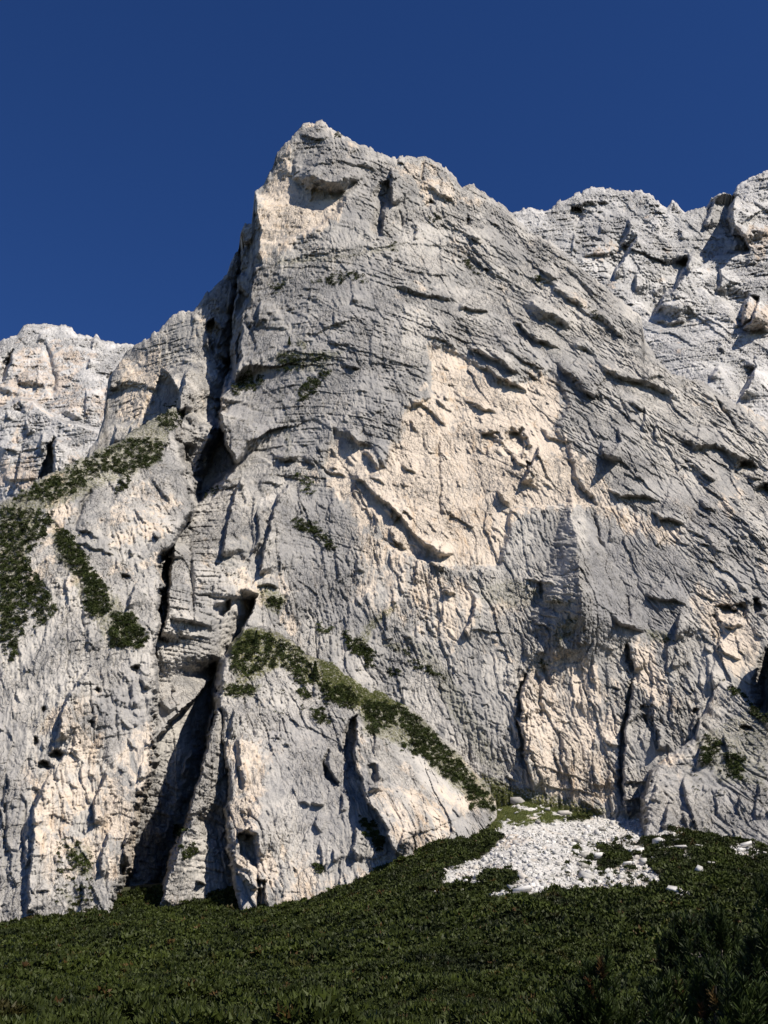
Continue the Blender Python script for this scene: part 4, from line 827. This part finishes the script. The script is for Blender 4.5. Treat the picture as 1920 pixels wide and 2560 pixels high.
# boulders big enough to point at
HM = []
for i, (hv, hf_) in enumerate(HULLS):
    me = mesh_from('boulder', hv, hf_); me.materials.append(M_STONE); HM.append(me)
def boulder(p, sz, k, label, group, str3=(1, 1, .8), ms=None):
    ms = ms or HM
    o = link('boulder', ms[k % len(ms)], None, label=label, category='boulder', group=group)
    o.location = (p[0], p[1], p[2] + sz * .12); o.rotation_euler = (random.uniform(-.3, .3), random.uniform(-.3, .3), random.uniform(0, 6.3)); o.scale = (sz * str3[0], sz * str3[1], sz * str3[2])
BIG = [ # crop 8 x, y, size in metres, label
    (795, 715, 6.5, 'large white slab of rock at the left tip of the shrub island in the scree', (1.2, 1, .8)), (730, 700, 5.5, 'pale boulder with a dark shaded side left of the big white slab', (1, 1, .9)),
    (720, 745, 4.5, 'dark-sided boulder below the pale one in the middle of the scree', (1, 1, .8)), (735, 800, 5.0, 'lowest of the shadowed boulders at the centre of the scree', (1, 1, .9)), (700, 620, 4.5, 'rounded grey boulder high on the scree under the shaded hollow', (1, .8, .9)),
    (655, 612, 4.0, 'grey boulder just left of the rounded one high on the scree', (1, 1, .7)), (500, 650, 2.8, 'small squarish white block alone high on the left half of the scree', (1, 1, .8)), (970, 690, 4.5, 'white block leaning at the right edge of the shrub island', (.7, 1, 1.1)),
    (1010, 685, 5.0, 'broad white boulder right of the shrub island', (1.1, 1, .8)), (1110, 640, 5.5, 'big white boulder among the shrubs near the right buttress', (1.1, 1, .7)), (1215, 662, 4.5, 'flat white slab lying in the shrubs below the right buttress', (1.35, 1, .5)),
    (1310, 655, 3.2, 'small pale rock heap in the shrubs right of the flat slab', (1, 1, .6)), (1380, 614, 2.4, 'small white stone at the shrub edge under the right wall', (1, 1, .8)), (1370, 742, 3.2, 'oval white stone in the middle of the right shrubs', (1.3, 1, .5)),
    (1310, 780, 3.4, 'pointed white stone in the shrubs below the oval one', (1, 1, .9)), (1185, 716, 3.2, 'pale stone in the shrubs just right of the scree', (1.2, 1, .7)), (1205, 888, 5.5, 'long flat white rock lying alone in the lower right shrubs', (1.35, 1, .5)),
    (1195, 936, 2.6, 'thin white stone just below the long flat rock', (1.4, 1, .45)), (1365, 795, 1.8, 'tiny white stone right of the pointed one', (1, 1, .7)), (1030, 738, 3.8, 'round pale boulder below the shrub island', (1, 1, .8)),
    (950, 750, 4.0, 'smooth white rock on the lower rim of the shrub island', (1.2, 1, .6)), (1090, 710, 3.6, 'white boulder at the right rim of the scree', (1, 1, .7)), (860, 810, 4.2, 'tilted slab standing on edge in the lower right scree', (.7, .7, 1.3)),
    (925, 800, 3.6, 'grey block beside the tilted slab in the lower scree', (1, 1, .9)), (1000, 800, 3.2, 'grey boulder in the lower right corner of the scree', (1, 1, .9)), (285, 915, 5.0, 'white rock mound at the lower left end of the scree', (1.3, 1, .7)),
    (420, 885, 4.8, 'long white rock between two shrubs at the lower edge of the scree', (1.3, 1, .6)), (110, 882, 1.8, 'small white stone alone in the shrubs left of the scree', (1, 1, .8)), (175, 910, 1.6, 'tiny white stone in the shrubs beside the white rock mound', (1, 1, .7)),
    (1550, 650, 5.0, 'flat pale rock at the top of the bare patch in the right shrubs', (1.3, 1, .5)), (1640, 690, 2.5, 'small stone at the right end of the bare patch', (1.3, 1, .5)), (620, 478, 5.0, 'pale outcrop in the grass under the wall', (1.5, 1, .8)),
    (540, 460, 4.5, 'smaller pale outcrop at the left of the grass under the wall', (1.4, 1, .7)), (390, 425, 7.0, 'large rounded outcrop rising from the grass wedge', (1.1, 1, 1.1)), (300, 380, 5.5, 'narrow rock outcrop beside the dark shrub belt', (.8, 1, 1.2)),
    (820, 560, 4.0, 'dark block at the edge of the cast shadow on the scree', (1.2, 1, .6)), (600, 735, 3.0, 'grey boulder in the centre of the scree', (1, 1, .9)), (495, 525, 3.0, 'grey stone at the upper left rim of the scree', (1.3, 1, .7))]
M_CROP_SHADE = scree_material('outcrop_and_shaded_rock', (.25, .24, .22), (.46, .44, .41), .5)  # outcrops and grey blocks; for dark-sided boulders the shade is in the colour
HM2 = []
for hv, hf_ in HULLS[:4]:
    me = mesh_from('boulder', hv, hf_); me.materials.append(M_CROP_SHADE); HM2.append(me)
for i, (bx, by, sz, lab, st3) in enumerate(BIG):
    (q,) = cv(8, [(bx, by)]); p = ground_at_pixel(*q)
    if p is None: continue
    lift = 1.1 if ('shrub' in lab or 'bare patch' in lab) else 0
    boulder(p + np.array([0, 0, lift]), sz * .95, i, lab, None, st3, HM2 if ('outcrop' in lab or 'dark' in lab or 'grey' in lab) else HM)  # boulders labelled dark take the darker stone, shading painted in
cnt = 0; rb_ = np.random.default_rng(77)
while cnt < 150:
    bx, by = rb_.uniform(1060, 1700), rb_.uniform(2050, 2260)
    s_, g_ = ground_masks(np.array([bx]), np.array([by]))
    if s_[0] < .6: continue
    if rb_.random() > (.35 + .65 * (bx - 1060) / 600): continue
    p = ground_at_pixel(bx, by)
    if p is None: continue
    boulder(p, float(np.clip(rb_.lognormal(.45, .42), 1.0, 4.2)), cnt, 'one of the many white limestone blocks lying in the scree fan', 'limestone blocks in the scree fan', (1, rb_.uniform(.6, 1), rb_.uniform(.6, .95))); cnt += 1

# ------------------------------------------------------------------ foliage building blocks
def tuft(seed, n, spread=.5, blade=.5, wid=.16, up=.6, dome=True):
    """a clump of needle sprays: n narrow triangles pointing outward and up through a dome"""
    r = np.random.default_rng(seed)
    d = r.normal(size=(n, 3)); d[:, 2] = np.abs(d[:, 2]); d /= np.linalg.norm(d, axis=1)[:, None]
    root = d * (r.uniform(.25, 1, n) ** .6)[:, None] * spread * np.array([1, 1, .8])
    tip = d * .55 + np.array([0, 0, up]) + r.normal(size=(n, 3)) * .35; tip /= np.linalg.norm(tip, axis=1)[:, None]
    L = blade * r.uniform(.5, 1.15, n)[:, None]
    side = np.cross(tip, r.normal(size=(n, 3))); side /= np.linalg.norm(side, axis=1)[:, None]
    a = root - side * wid; b = root + side * wid; c = root + tip * L
    V = np.stack([a, b, c], 1).reshape(-1, 3); Fc = np.arange(3 * n).reshape(n, 3)
    tv = np.repeat(r.uniform(-.12, .12, n), 3)
    return V, Fc, tv
FINE = [tuft(50 + i, 46, .5, .30, .06, .35) for i in range(8)]
MID = [tuft(70 + i, 26, .5, .34, .11, .3) for i in range(8)]
COARSE = [tuft(90 + i, 14, .5, .4, .17, .25) for i in range(8)]

# dwarf pine cover of the slope
rm = np.random.default_rng(21)
def cover(r0, r1, dens, size0, size1, variants, amax=.47):
    area = (r1 ** 2 - r0 ** 2) * math.atan(amax); n = int(area * dens)
    th = rm.uniform(-math.atan(amax), math.atan(amax), n); r_ = np.sqrt(rm.uniform(r0 ** 2, r1 ** 2, n))
    X = np.sin(th) * r_; Y = np.cos(th) * r_; Z = ground_z(X, Y)
    px, py = proj(X, Y, Z); s, g = ground_masks(px, py); s = np.where(Y > 100, s, 0); g = np.where(Y > 100, g, 0)
    a = X / Y; Yf = np.interp(a, _fa, _fy)
    hgt = fbm(X / 9, Y / 9, 501, 3)
    cw, ch = X / 3.4 + .5 * perlin(X / 7, Y / 7, 505), Y / 3.8 + .5 * perlin(X / 7 + 9, Y / 7, 506)
    bd = np.full(X.shape, 9.0)
    for dx in (-1, 0, 1):
        for dy in (-1, 0, 1):
            cx, cy = np.floor(cw) + dx, np.floor(ch) + dy
            bd = np.minimum(bd, (cw - cx - hf(cx, cy, 507)) ** 2 + (ch - cy - hf(cx, cy, 508)) ** 2)
    dome = np.clip(1 - bd * 1.5, 0, 1)
    gaps = fbm(X / 6, Y / 6, 502, 3) + .5 * dome - .1
    k = ((s < .4) | (rm.random(n) < .035)) & (g < .5) & (Y < Yf + 45) & (gaps > -.52)
    X, Y, Z, hgt, dome = X[k], Y[k], Z[k], hgt[k], dome[k]
    n = len(X)
    fade = 1 - .55 * np.clip(s[k] * 2, 0, 1)
    size = rm.uniform(size0, size1, n) * (1 + .45 * hgt) * fade
    Z = Z + (.2 + 2.0 * dome + 2.4 * hgt) * fade * .8 - .4
    t = np.clip(.2 + .9 * fbm(X / 26, Y / 22, 503, 4, .6) + .35 * hgt + .35 * dome + rm.normal(size=n) * .08, 0, 1)  # lighter on mound tops, darker in gaps: shade between shrubs put into tint
    dead = np.clip(fbm(X / 12, Y / 10, 504, 4, .6) * 1.6 - .55, 0, .4) + (rm.random(n) < .012) * .6
    tint = np.stack([t, dead, t * 0, t * 0 + 1], -1)
    return scatter(variants, np.stack([X, Y, Z], -1), size, rm, False, tint)
parts = [cover(46, 120, 5.0, .75, 1.35, FINE), cover(120, 260, 1.9, 1.2, 2.0, MID), cover(260, 640, .75, 1.7, 2.9, COARSE, .46)]
VS, FS, TS, off = [], [], [], 0
for V, Fc, Tn in parts: VS.append(V); FS.append(Fc + off); TS.append(Tn); off += len(V)
link('dwarf_pine_cover', mesh_from('dwarf_pine_cover', np.concatenate(VS), np.concatenate(FS), {'tint': np.concatenate(TS)}), M_MUGO, kind='stuff',
     label='dense dark green dwarf pine covering the whole slope below the cliffs', category='ground cover')

# dwarf pine patches on the ledges, each its own
VEG = [
    ('rock_buttress', 'O', [(20, 1085), (40, 1065), (100, 1035), (150, 1012), (230, 968), (300, 945), (355, 955), (350, 1000), (300, 1010), (280, 1030), (230, 1015), (180, 1050), (120, 1085), (60, 1080)], 'long dark dwarf pine belt along the sloping crest of the left buttress', 1.0),
    ('rock_buttress', 'O', [(330, 915), (350, 895), (375, 885), (392, 895), (375, 935), (345, 925)], 'small dark dwarf pine clump at the very top of the left buttress crest', .9),
    ('rock_buttress', 'O', [(0, 1095), (60, 1095), (115, 1112), (100, 1160), (60, 1200), (80, 1250), (60, 1320), (30, 1425), (0, 1400)], 'broad dark dwarf pine mass hanging down the left edge of the picture', .9),
    ('rock_buttress', 'O', [(60, 1270), (85, 1240), (125, 1310), (100, 1345), (80, 1360)], 'ragged dwarf pine clump just right of the mass at the left edge', .6),
    ('rock_buttress', 'O', [(120, 1140), (150, 1150), (190, 1210), (215, 1250), (242, 1300), (220, 1340), (180, 1320), (185, 1260), (140, 1210), (115, 1170)], 'dark dwarf pine tongue running down the middle of the left buttress', 1.0),
    ('rock_buttress', 'O', [(242, 1322), (280, 1320), (320, 1370), (300, 1400), (240, 1402)], 'squarish dwarf pine patch at the lower end of the tongue', 1.0),
    ('rock_buttress', 'O', [(260, 1035), (285, 1025), (275, 1050), (245, 1065)], 'little dwarf pine tuft hanging below the crest belt', .8),
    ('rock_buttress', 'O', [(150, 1835), (190, 1845), (200, 1890), (160, 1860)], 'thin olive shrub patch low on the left buttress', .4),
    ('mountain_face', 'O', [(498, 848), (515, 820), (535, 805), (568, 812), (562, 835), (530, 845)], 'dark shrub cushion beside the big chimney', 1.0),
    ('mountain_face', 'O', [(640, 865), (655, 825), (690, 808), (722, 798), (695, 828), (668, 862)], 'slanting dark shrub strip right of the chimney cushion', 1.0),
    ('mountain_face', 'O', [(596, 775), (625, 762), (660, 775), (650, 800), (605, 805)], 'dark shrubs on the grassy ledge above the chimney cushion', .7),
    ('mountain_face', 'O', [(660, 768), (700, 765), (712, 775), (680, 782)], 'small shrub patch on the right end of the grassy ledge', .8),
    ('mountain_face', 'O', [(665, 605), (700, 600), (740, 585), (780, 592), (805, 606), (740, 612), (680, 616)], 'long dark shrub line on the high ledge below the summit block', 1.0),
    ('mountain_face', 'O', [(583, 622), (600, 613), (618, 620), (600, 632)], 'small shrub left of the high shrub line', .9),
    ('mountain_face', 'O', [(835, 530), (850, 524), (862, 532), (845, 538)], 'tiny shrub on the ledge line under the summit block', .9),
    ('mountain_face', 'O', [(716, 280), (735, 283), (745, 294), (725, 294)], 'tiny dark shrub right beside the summit', .8),
    ('mountain_face', 'O', [(925, 468), (955, 470), (950, 478), (925, 476)], 'tiny shrub on the upper right of the summit wall', .9),
    ('mountain_face', 'O', [(628, 1118), (670, 1128), (700, 1148), (727, 1185), (715, 1192), (690, 1160), (640, 1142)], 'curved thin shrub line across the middle of the face', .9),
    ('mountain_face', 'O', [(632, 1022), (668, 1028), (682, 1070), (662, 1062)], 'loose olive shrubs above the curved shrub line', .5),
    ('mountain_face', 'O', [(735, 1362), (770, 1380), (812, 1408), (802, 1438), (760, 1412)], 'dark shrub patch on the face above the green terrace', 1.0),
    ('mountain_face', 'O', [(685, 1348), (718, 1350), (710, 1370), (690, 1368)], 'small olive shrub left of the patch above the terrace', .7),
    ('mountain_face', 'O', [(868, 1403), (890, 1415), (912, 1440), (885, 1428)], 'upper of two narrow shrubs right of the patch above the terrace', 1.0),
    ('mountain_face', 'O', [(918, 1438), (940, 1448), (955, 1466), (930, 1462)], 'lower of two narrow shrubs right of the patch above the terrace', 1.0),
    ('mountain_face', 'O', [(835, 1445), (862, 1452), (868, 1468), (842, 1462)], 'small dark shrub between the patch and the two narrow shrubs', .9),
    ('mountain_face', 'O', [(580, 1290), (612, 1290), (610, 1312), (585, 1308)], 'small dark shrub just above the head of the terrace', .9),
    ('mountain_face', 'O', [(440, 1060), (475, 1052), (462, 1068), (445, 1072)], 'green shrub in the bottom of the big shaded chimney', .9),
    ('mountain_face', 'O', [(355, 875), (385, 870), (388, 886), (362, 890)], 'dark shrub in the shaded cleft above the left crest', .9),
    ('mountain_face', 'O', [(372, 1785), (395, 1780), (402, 1802), (378, 1815)], 'dark shrub in the shaded lower left gully', .9),
    ('mountain_face', 'O', [(385, 1832), (418, 1828), (424, 1845), (400, 1858)], 'dark shrub at the sunlit rim of the lower left gully', 1.0),
    ('mountain_face', 'O', [(1140, 600), (1165, 600), (1172, 612), (1150, 612)], 'small olive shrub high on the right flank', .8),
    ('mountain_face', 'O', [(1255, 658), (1290, 672), (1300, 690), (1270, 680)], 'dark shrub on a slanting ledge of the right flank', .9),
    ('mountain_face', 'O', [(985, 555), (1010, 560), (1045, 588), (1020, 585)], 'narrow shrub strip on the flank below the second summit', .9),
    ('front_buttress', 'O', [(505, 1400), (520, 1375), (545, 1365), (590, 1375), (640, 1398), (680, 1440), (692, 1470), (655, 1482), (612, 1440), (572, 1440), (540, 1460), (500, 1450)], 'dark dwarf pine thicket on the head of the green terrace', .8),
    ('front_buttress', 'O', [(690, 1480), (740, 1478), (778, 1508), (765, 1532), (705, 1512)], 'dark dwarf pine clump under the grass in the middle of the terrace', 1.0),
    ('front_buttress', 'O', [(780, 1522), (830, 1510), (880, 1532), (930, 1578), (980, 1632), (1030, 1682), (1060, 1722), (1068, 1748), (1035, 1742), (1000, 1700), (960, 1672), (900, 1622), (870, 1572), (840, 1562), (800, 1590)], 'long dark dwarf pine belt running down the right edge of the terrace', 1.15),
    ('front_buttress', 'O', [(488, 1480), (555, 1484), (545, 1500), (490, 1502)], 'narrow shrub ledge left below the terrace', .8),
    ('front_buttress', 'O', [(668, 1528), (700, 1538), (716, 1568), (690, 1560)], 'small shrub hanging under the terrace', .9),
    ('front_buttress', 'O', [(645, 1490), (675, 1496), (672, 1510), (650, 1506)], 'little dark shrub just above the hanging one', .9),
    ('front_buttress', 'O', [(775, 1762), (810, 1778), (832, 1822), (818, 1832), (792, 1802)], 'dark shrub patch at the lower end of the long crack', 1.0),
    ('front_buttress', 'O', [(860, 1600), (895, 1605), (912, 1635), (885, 1622)], 'thin shrub strip below the long belt', .7),
    ('front_buttress', 'O', [(1000, 1715), (1030, 1725), (1045, 1745), (1015, 1748)], 'small shrub at the foot of the long belt', .7),
    ('front_buttress', 'O', [(680, 1870), (695, 1865), (698, 1885), (682, 1885)], 'dark shrub near the foot of the middle buttress', .9),
    ('side_buttress', 'O', [(1515, 1602), (1535, 1588), (1552, 1600), (1555, 1620), (1525, 1655), (1508, 1645)], 'dark shrub clump on the left shoulder of the right buttress', .9),
    ('side_buttress', 'O', [(1560, 1625), (1612, 1635), (1602, 1682), (1572, 1672)], 'dark shrub patch right of the shoulder clump', .9),
    ('side_buttress', 'O', [(1560, 1470), (1590, 1475), (1622, 1512), (1595, 1505)], 'ragged shrub on the pointed top of the right buttress', .7),
    ('side_buttress', 'O', [(1612, 1515), (1640, 1530), (1659, 1545), (1659, 1570), (1630, 1548)], 'dark shrubs at the right edge beside the cast shadow', 1.0)]
rv = np.random.default_rng(33)
LT = [tuft(120 + i, 36, .5, .34, .11, .3) for i in range(8)]
for (body, c, pts, lab, dens) in VEG:
    poly = cv(c, pts); q = np.array(poly); lo, hi = q.min(0) - 12, q.max(0) + 12
    area = (hi[0] - lo[0]) * (hi[1] - lo[1]); n = int(area * .07 * dens) + 18
    x = rv.uniform(lo[0], hi[0], n); y = rv.uniform(lo[1], hi[1], n)
    wx = x + 26 * fbm(x / 22, y / 22, 601, 5, .75); wy = y + 26 * fbm(x / 20 + 5, y / 20, 602, 4, .7)
    k = in_poly(wx, wy, poly) & (fbm(x / 15, y / 15, 603, 4, .65) > (-.07 if ('long' in lab or 'broad' in lab or 'thicket' in lab) else -.20) - .15 * (dens - .7)); x, y = x[k], y[k]
    P, ok = on_body(body, x, y); P = P[ok]
    if len(P) < 3:
        print('EMPTY PATCH', lab); continue
    u = P[:, 1] / 600
    size = rv.uniform(1.5, 2.9, len(P)) * (.75 + .25 * u)
    P = P + np.stack([np.zeros(len(P)), -size * .30, -size * .05], -1)
    t = np.clip(.42 + rv.normal(size=len(P)) * .25 + .6 * fbm(P[:, 0] / 7, P[:, 2] / 7, 604, 2), 0, 1)
    if 'olive' in lab: t = np.clip(t + .5, 0, 1)
    tint = np.stack([t, rv.random(len(P)) * .12, t * 0, t * 0 + 1], -1)
    org = P.mean(0)
    V, Fc, Tn = scatter(LT, P - org, size, rv, False, tint)
    o = link('dwarf_pine_patch', mesh_from('dwarf_pine_patch', V, Fc, {'tint': Tn}), M_LEDGE, label=lab, category='shrub patch', group='dwarf pine patches on the cliff ledges')
    o.location = org

# thin herbs and grass along the cracks and ledges
hv_, hf2, ht_, off = [], [], [], 0
for body, polys_, n in (('mountain_face', [m_[0] for m_ in moss_main[:1] + moss_main[1:9] + moss_main[10:]] + [G1, P8, cv('O', [(950, 1250), (1500, 1350), (1450, 1500), (1000, 1600)])], 60),
                        ('rock_buttress', [cv('O', [(0, 1100), (330, 900), (390, 1100), (330, 1400), (100, 1450), (0, 1500)]), cv('O', [(120, 1800), (200, 1820), (200, 1980), (120, 1980)])], 300),
                        ('front_buttress', [cv('O', [(495, 1400), (620, 1370), (760, 1460), (890, 1520), (1060, 1700), (1070, 1760), (900, 1650), (700, 1560), (500, 1520)])], 600),
                        ('side_buttress', [cv('O', [(1480, 1600), (1659, 1500), (1659, 1720), (1500, 1720)])], 200)):
    for poly in polys_:
        q = np.array(poly); lo, hi = q.min(0), q.max(0); x = rv.uniform(lo[0], hi[0], n * 8); y = rv.uniform(lo[1], hi[1], n * 8)
        k = in_poly(x, y, poly) & (fbm(x / 24, y / 14, 611, 4, .7) > .16); P, ok = on_body(body, x[k], y[k]); P = P[ok][:n * 2]
        if len(P) == 0: continue
        t = np.clip(.5 + rv.normal(size=len(P)) * .3, 0, 1); tint = np.stack([t, rv.random(len(P)) * .3, t * 0, t * 0 + 1], -1)
        V, Fc, Tn = scatter(LT, P + np.array([0, -.3, 0]), rv.uniform(.5, 1.5, len(P)), rv, False, tint); hv_.append(V); hf2.append(Fc + off); ht_.append(Tn); off += len(V)
link('ledge_grass', mesh_from('ledge_grass', np.concatenate(hv_), np.concatenate(hf2), {'tint': np.concatenate(ht_)}), M_LEDGE, kind='stuff', label='thin scattered herbs and grass tufts along cracks and ledges of the cliff', category='grass')

# grass of the terraces
GR = [('front_buttress', cv('O', [(690, 1425), (715, 1428), (770, 1475), (840, 1498), (880, 1522), (800, 1528), (760, 1520), (700, 1478)])), ('front_buttress', cv('O', [(500, 1400), (535, 1358), (590, 1370), (560, 1380), (510, 1420)])),
      ('mountain_face', cv('O', [(1060, 1692), (1110, 1712), (1150, 1728), (1250, 1745), (1310, 1757), (1240, 1772), (1150, 1772), (1080, 1785)]))]
GB = [tuft(150 + i, 16, .5, .45, .09, 1.2) for i in range(6)]
GV, GF, GT, off = [], [], [], 0
for body, poly in GR:
    q = np.array(poly); lo, hi = q.min(0), q.max(0); n = int((hi[0] - lo[0]) * (hi[1] - lo[1]) * .35)
    x = rv.uniform(lo[0], hi[0], n); y = rv.uniform(lo[1], hi[1], n); k = in_poly(x, y, poly); P, ok = on_body(body, x[k], y[k]); P = P[ok]
    t = np.clip(.45 + rv.normal(size=len(P)) * .25, 0, 1); tint = np.stack([t, rv.random(len(P)) * .1, t * 0, t * 0 + 1], -1)
    V, Fc, Tn = scatter(GB, P, rv.uniform(.7, 1.3, len(P)), rv, False, tint); GV.append(V); GF.append(Fc + off); GT.append(Tn); off += len(V)
n = 26000; X = rv.uniform(40, 180, n); Y = rv.uniform(530, 640, n); Z = ground_z(X, Y); px, py = proj(X, Y, Z); s, g = ground_masks(px, py); k = (g > .4)
P = np.stack([X, Y, Z], -1)[k]
if len(P):
    t = np.clip(.4 + rv.normal(size=len(P)) * .25, 0, 1); tint = np.stack([t, rv.random(len(P)) * .1, t * 0, t * 0 + 1], -1)
    V, Fc, Tn = scatter(GB, P, rv.uniform(.7, 1.3, len(P)), rv, False, tint); GV.append(V); GF.append(Fc + off); GT.append(Tn)
link('grass', mesh_from('grass', np.concatenate(GV), np.concatenate(GF), {'tint': np.concatenate(GT)}), M_GRASS, kind='stuff', label='yellow-green alpine grass on the terrace and under the wall', category='grass')

# ------------------------------------------------------------------ trees
def tube(path, r0, r1, sides=7):
    path = np.array(path, float); n = len(path); V = []; Fc = []
    for i, p in enumerate(path):
        d = path[min(i + 1, n - 1)] - path[max(i - 1, 0)]; d /= np.linalg.norm(d) + 1e-9
        u = np.cross(d, (0.3, 1, .1)); u /= np.linalg.norm(u) + 1e-9; v = np.cross(d, u); r_ = r0 + (r1 - r0) * i / (n - 1)
        for k in range(sides):
            a = 2 * math.pi * k / sides; V.append(p + (u * math.cos(a) + v * math.sin(a)) * r_)
    for i in range(n - 1):
        for k in range(sides):
            a = i * sides + k; b = i * sides + (k + 1) % sides
            Fc.append((a, b, b + sides, a + sides))
    return np.array(V), np.array(Fc)
def merge(lst):
    V, Fc, off = [], [], 0
    for v, f in lst: V.append(v); Fc.append(f + off); off += len(v)
    return np.concatenate(V), np.concatenate(Fc)

def spruce(body, px, py, h, label):
    P, ok = on_body(body, np.array([px]), np.array([py])); p = P[0] + np.array([0, -1.5, -1.0])
    e = bpy.data.objects.new('spruce_tree', None); COL.objects.link(e); e.location = p; e['label'] = label; e['category'] = 'tree'
    link('trunk', mesh_from('trunk', *tube([(0, 0, -1), (0, 0, h * .5), (.05, 0, h)], h * .025, h * .004)), M_BARK, e)
    n = 420; t = rv.random(n) ** .8; ang = rv.uniform(0, 2 * np.pi, n); rad = (1 - t) * h * .24 * rv.uniform(.5, 1.05, n) * (.8 + .2 * np.sin(t * 40))
    q = np.stack([np.cos(ang) * rad, np.sin(ang) * rad, t * h * .95 + h * .06 - rad * .25], -1)
    tn = np.clip(.3 + rv.normal(size=n) * .2, 0, 1); tint = np.stack([tn, tn * 0, tn * 0, tn * 0 + 1], -1)
    V, Fc, Tn = scatter([tuft(200 + i, 12, .4, .6, .14, .1) for i in range(4)], q, np.full(n, h * .10), rv, False, tint)
    link('crown', mesh_from('crown', V, Fc, {'tint': Tn}), M_LEDGE, e)
spruce('front_buttress', 787, 1700, 11, 'dark pointed spruce standing at the edge of the grassy terrace')
spruce('front_buttress', 640, 1608, 8, 'small dark spruce on the grassy head of the terrace')
spruce('mountain_face', 724, 862, 8, 'lone dark spruce high on the face above the grassy ledge')

def shoot(seed, n=84, L=1.0, rad=.42):
    """one pine shoot: needles standing round a twig, tip upward"""
    r = np.random.default_rng(seed); t = r.uniform(0, 1, n); a = r.uniform(0, 2 * np.pi, n)
    root = np.stack([0 * t, 0 * t, t * L], -1)
    out = np.stack([np.cos(a), np.sin(a), .55 + .9 * t], -1); out /= np.linalg.norm(out, axis=1)[:, None]
    ln = rad * r.uniform(.75, 1.15, n)[:, None]
    side = np.cross(out, r.normal(size=(n, 3))); side /= np.linalg.norm(side, axis=1)[:, None]
    wv = .030
    V = np.stack([root - side * wv, root + side * wv, root + out * ln + side * wv * .5, root + out * ln - side * wv * .5], 1).reshape(-1, 3)
    return V, np.arange(4 * n).reshape(n, 4), np.repeat(r.uniform(-.18, .18, n), 4)
SHOOTS = [shoot(300 + i) for i in range(6)]
def pine(px_top, py_top, dist, width, label, nstem=5, nsh=420, dead=.04, seed=0, low=0.0):
    r = np.random.default_rng(seed); a, rz = ray(px_top, py_top)
    base = np.array([a * dist, dist, 0.0]); base[2] = float(ground_z(base[0], base[1])); H = rz * dist - base[2]
    e = bpy.data.objects.new('pine_tree', None); COL.objects.link(e); e.location = base; e['label'] = label; e['category'] = 'tree'; e['group'] = 'young pines in the lower right foreground'
    stems = []; tips = []
    for s_ in range(nstem):
        lead = s_ == 0; hh = H if lead else H * r.uniform(.55, .93); an = r.uniform(0, 2 * np.pi); sp_ = 0.0 if lead else width * r.uniform(.35, .95)
        tx, ty = math.cos(an) * sp_, math.sin(an) * sp_ * .8
        path = [(0, 0, -.3)] + [(tx * (t ** .8) + r.normal() * .03, ty * (t ** .8) + r.normal() * .03, hh * t ** 1.1 - .1 * (t < .2)) for t in np.linspace(.12, .96, 7)]
        stems.append(tube(path, .055 if lead else .04, .008))
        P = np.array(path)
        for k in range(int(nsh * 1.9) // nstem):
            t = r.uniform(low, 1) ** .75; i = min(int(t * 7), 6); p0 = P[i] + (P[i + 1] - P[i]) * (t * 7 - i)
            L = (.18 + width * .55 * (1 - t) ** .7) * r.uniform(.3, 1.1); b = r.uniform(0, 2 * np.pi)
            tip = p0 + np.array([math.cos(b) * L, math.sin(b) * L, L * r.uniform(.15, .7)])
            if r.random() < .3: stems.append(tube([p0, (p0 + tip) / 2 + np.array([0, 0, -.03]), tip], .013, .005, 4))
            tips.append((*tip, math.cos(b) * .5 * (1 - t), math.sin(b) * .5 * (1 - t)))
        tips.append((*P[-1], 0, 0))
    V, Fc = merge(stems); link('trunk', mesh_from('trunk', V, Fc), M_BARK, e)
    T = np.array(tips); n = len(T); VS, FS, TS, off = [], [], [], 0
    for i in range(n):
        v, f, tv = SHOOTS[i % 6]; sz = r.uniform(.17, .30)
        d = Vector((T[i, 3] + r.normal() * .15, T[i, 4] + r.normal() * .15, 1)).normalized(); M = np.array(d.to_track_quat('Z', 'Y').to_matrix())
        VS.append((v * sz) @ M.T + T[i, :3]); FS.append(f + off); off += len(v)
        tt = np.clip(.45 + r.normal() * .22 + tv, 0, 1); dd = r.uniform(.6, 1) if r.random() < dead else 0
        TS.append(np.stack([tt, tt * 0 + dd, tt * 0, tt * 0 + 1], -1))
    link('crown', mesh_from('crown', np.concatenate(VS), np.concatenate(FS), {'tint': np.concatenate(TS)}), M_PINE, e)
pine(1925, 2208, 18.5, 1.15, 'tallest foreground pine, cut by the right edge of the picture', 6, 700, .03, 1)
pine(1795, 2288, 18, 1.0, 'bushy pine left of the tallest one with a few rusty shoots', 7, 700, .03, 2)
pine(1716, 2296, 19, .75, 'slimmer pine with rusty shoots, left of the bushy one', 5, 480, .05, 3)
pine(1872, 2380, 16, .95, 'low dark pine in front of the tallest one near the right edge', 6, 560, .03, 4)
pine(1775, 2425, 15, .6, 'low pine in the right foreground in front of the bushy one', 6, 520, .03, 5)
pine(1672, 2462, 16, .6, 'low pine left in the right foreground group', 5, 380, .05, 6)
pine(1497, 2418, 17, .30, 'small lone pine with a bare pale forked stem at the bottom', 3, 130, .03, 7, .6)
pine(1425, 2492, 17, .35, 'leftmost low pine at the bottom edge of the picture', 4, 220, .04, 8)
pine(1556, 2502, 17, .35, 'low pine just right of the lone forked pine', 4, 220, .02, 9)
pine(1637, 2528, 14, .30, 'lowest bright green pine tip at the bottom edge', 3, 200, .02, 10)
pine(1850, 2490, 13, .75, 'nearest dark pine in the bottom right corner', 6, 480, .03, 11)

pine(1668, 2345, 19, .6, 'pine at the left end of the tall foreground group', 5, 420, .04, 12)
pine(1748, 2352, 17, .7, 'dark pine squeezed between the slim and the bushy pine', 6, 520, .03, 13)
pine(1912, 2318, 15, 1.0, 'wide dark pine at the right edge under the tallest one', 7, 700, .03, 14)
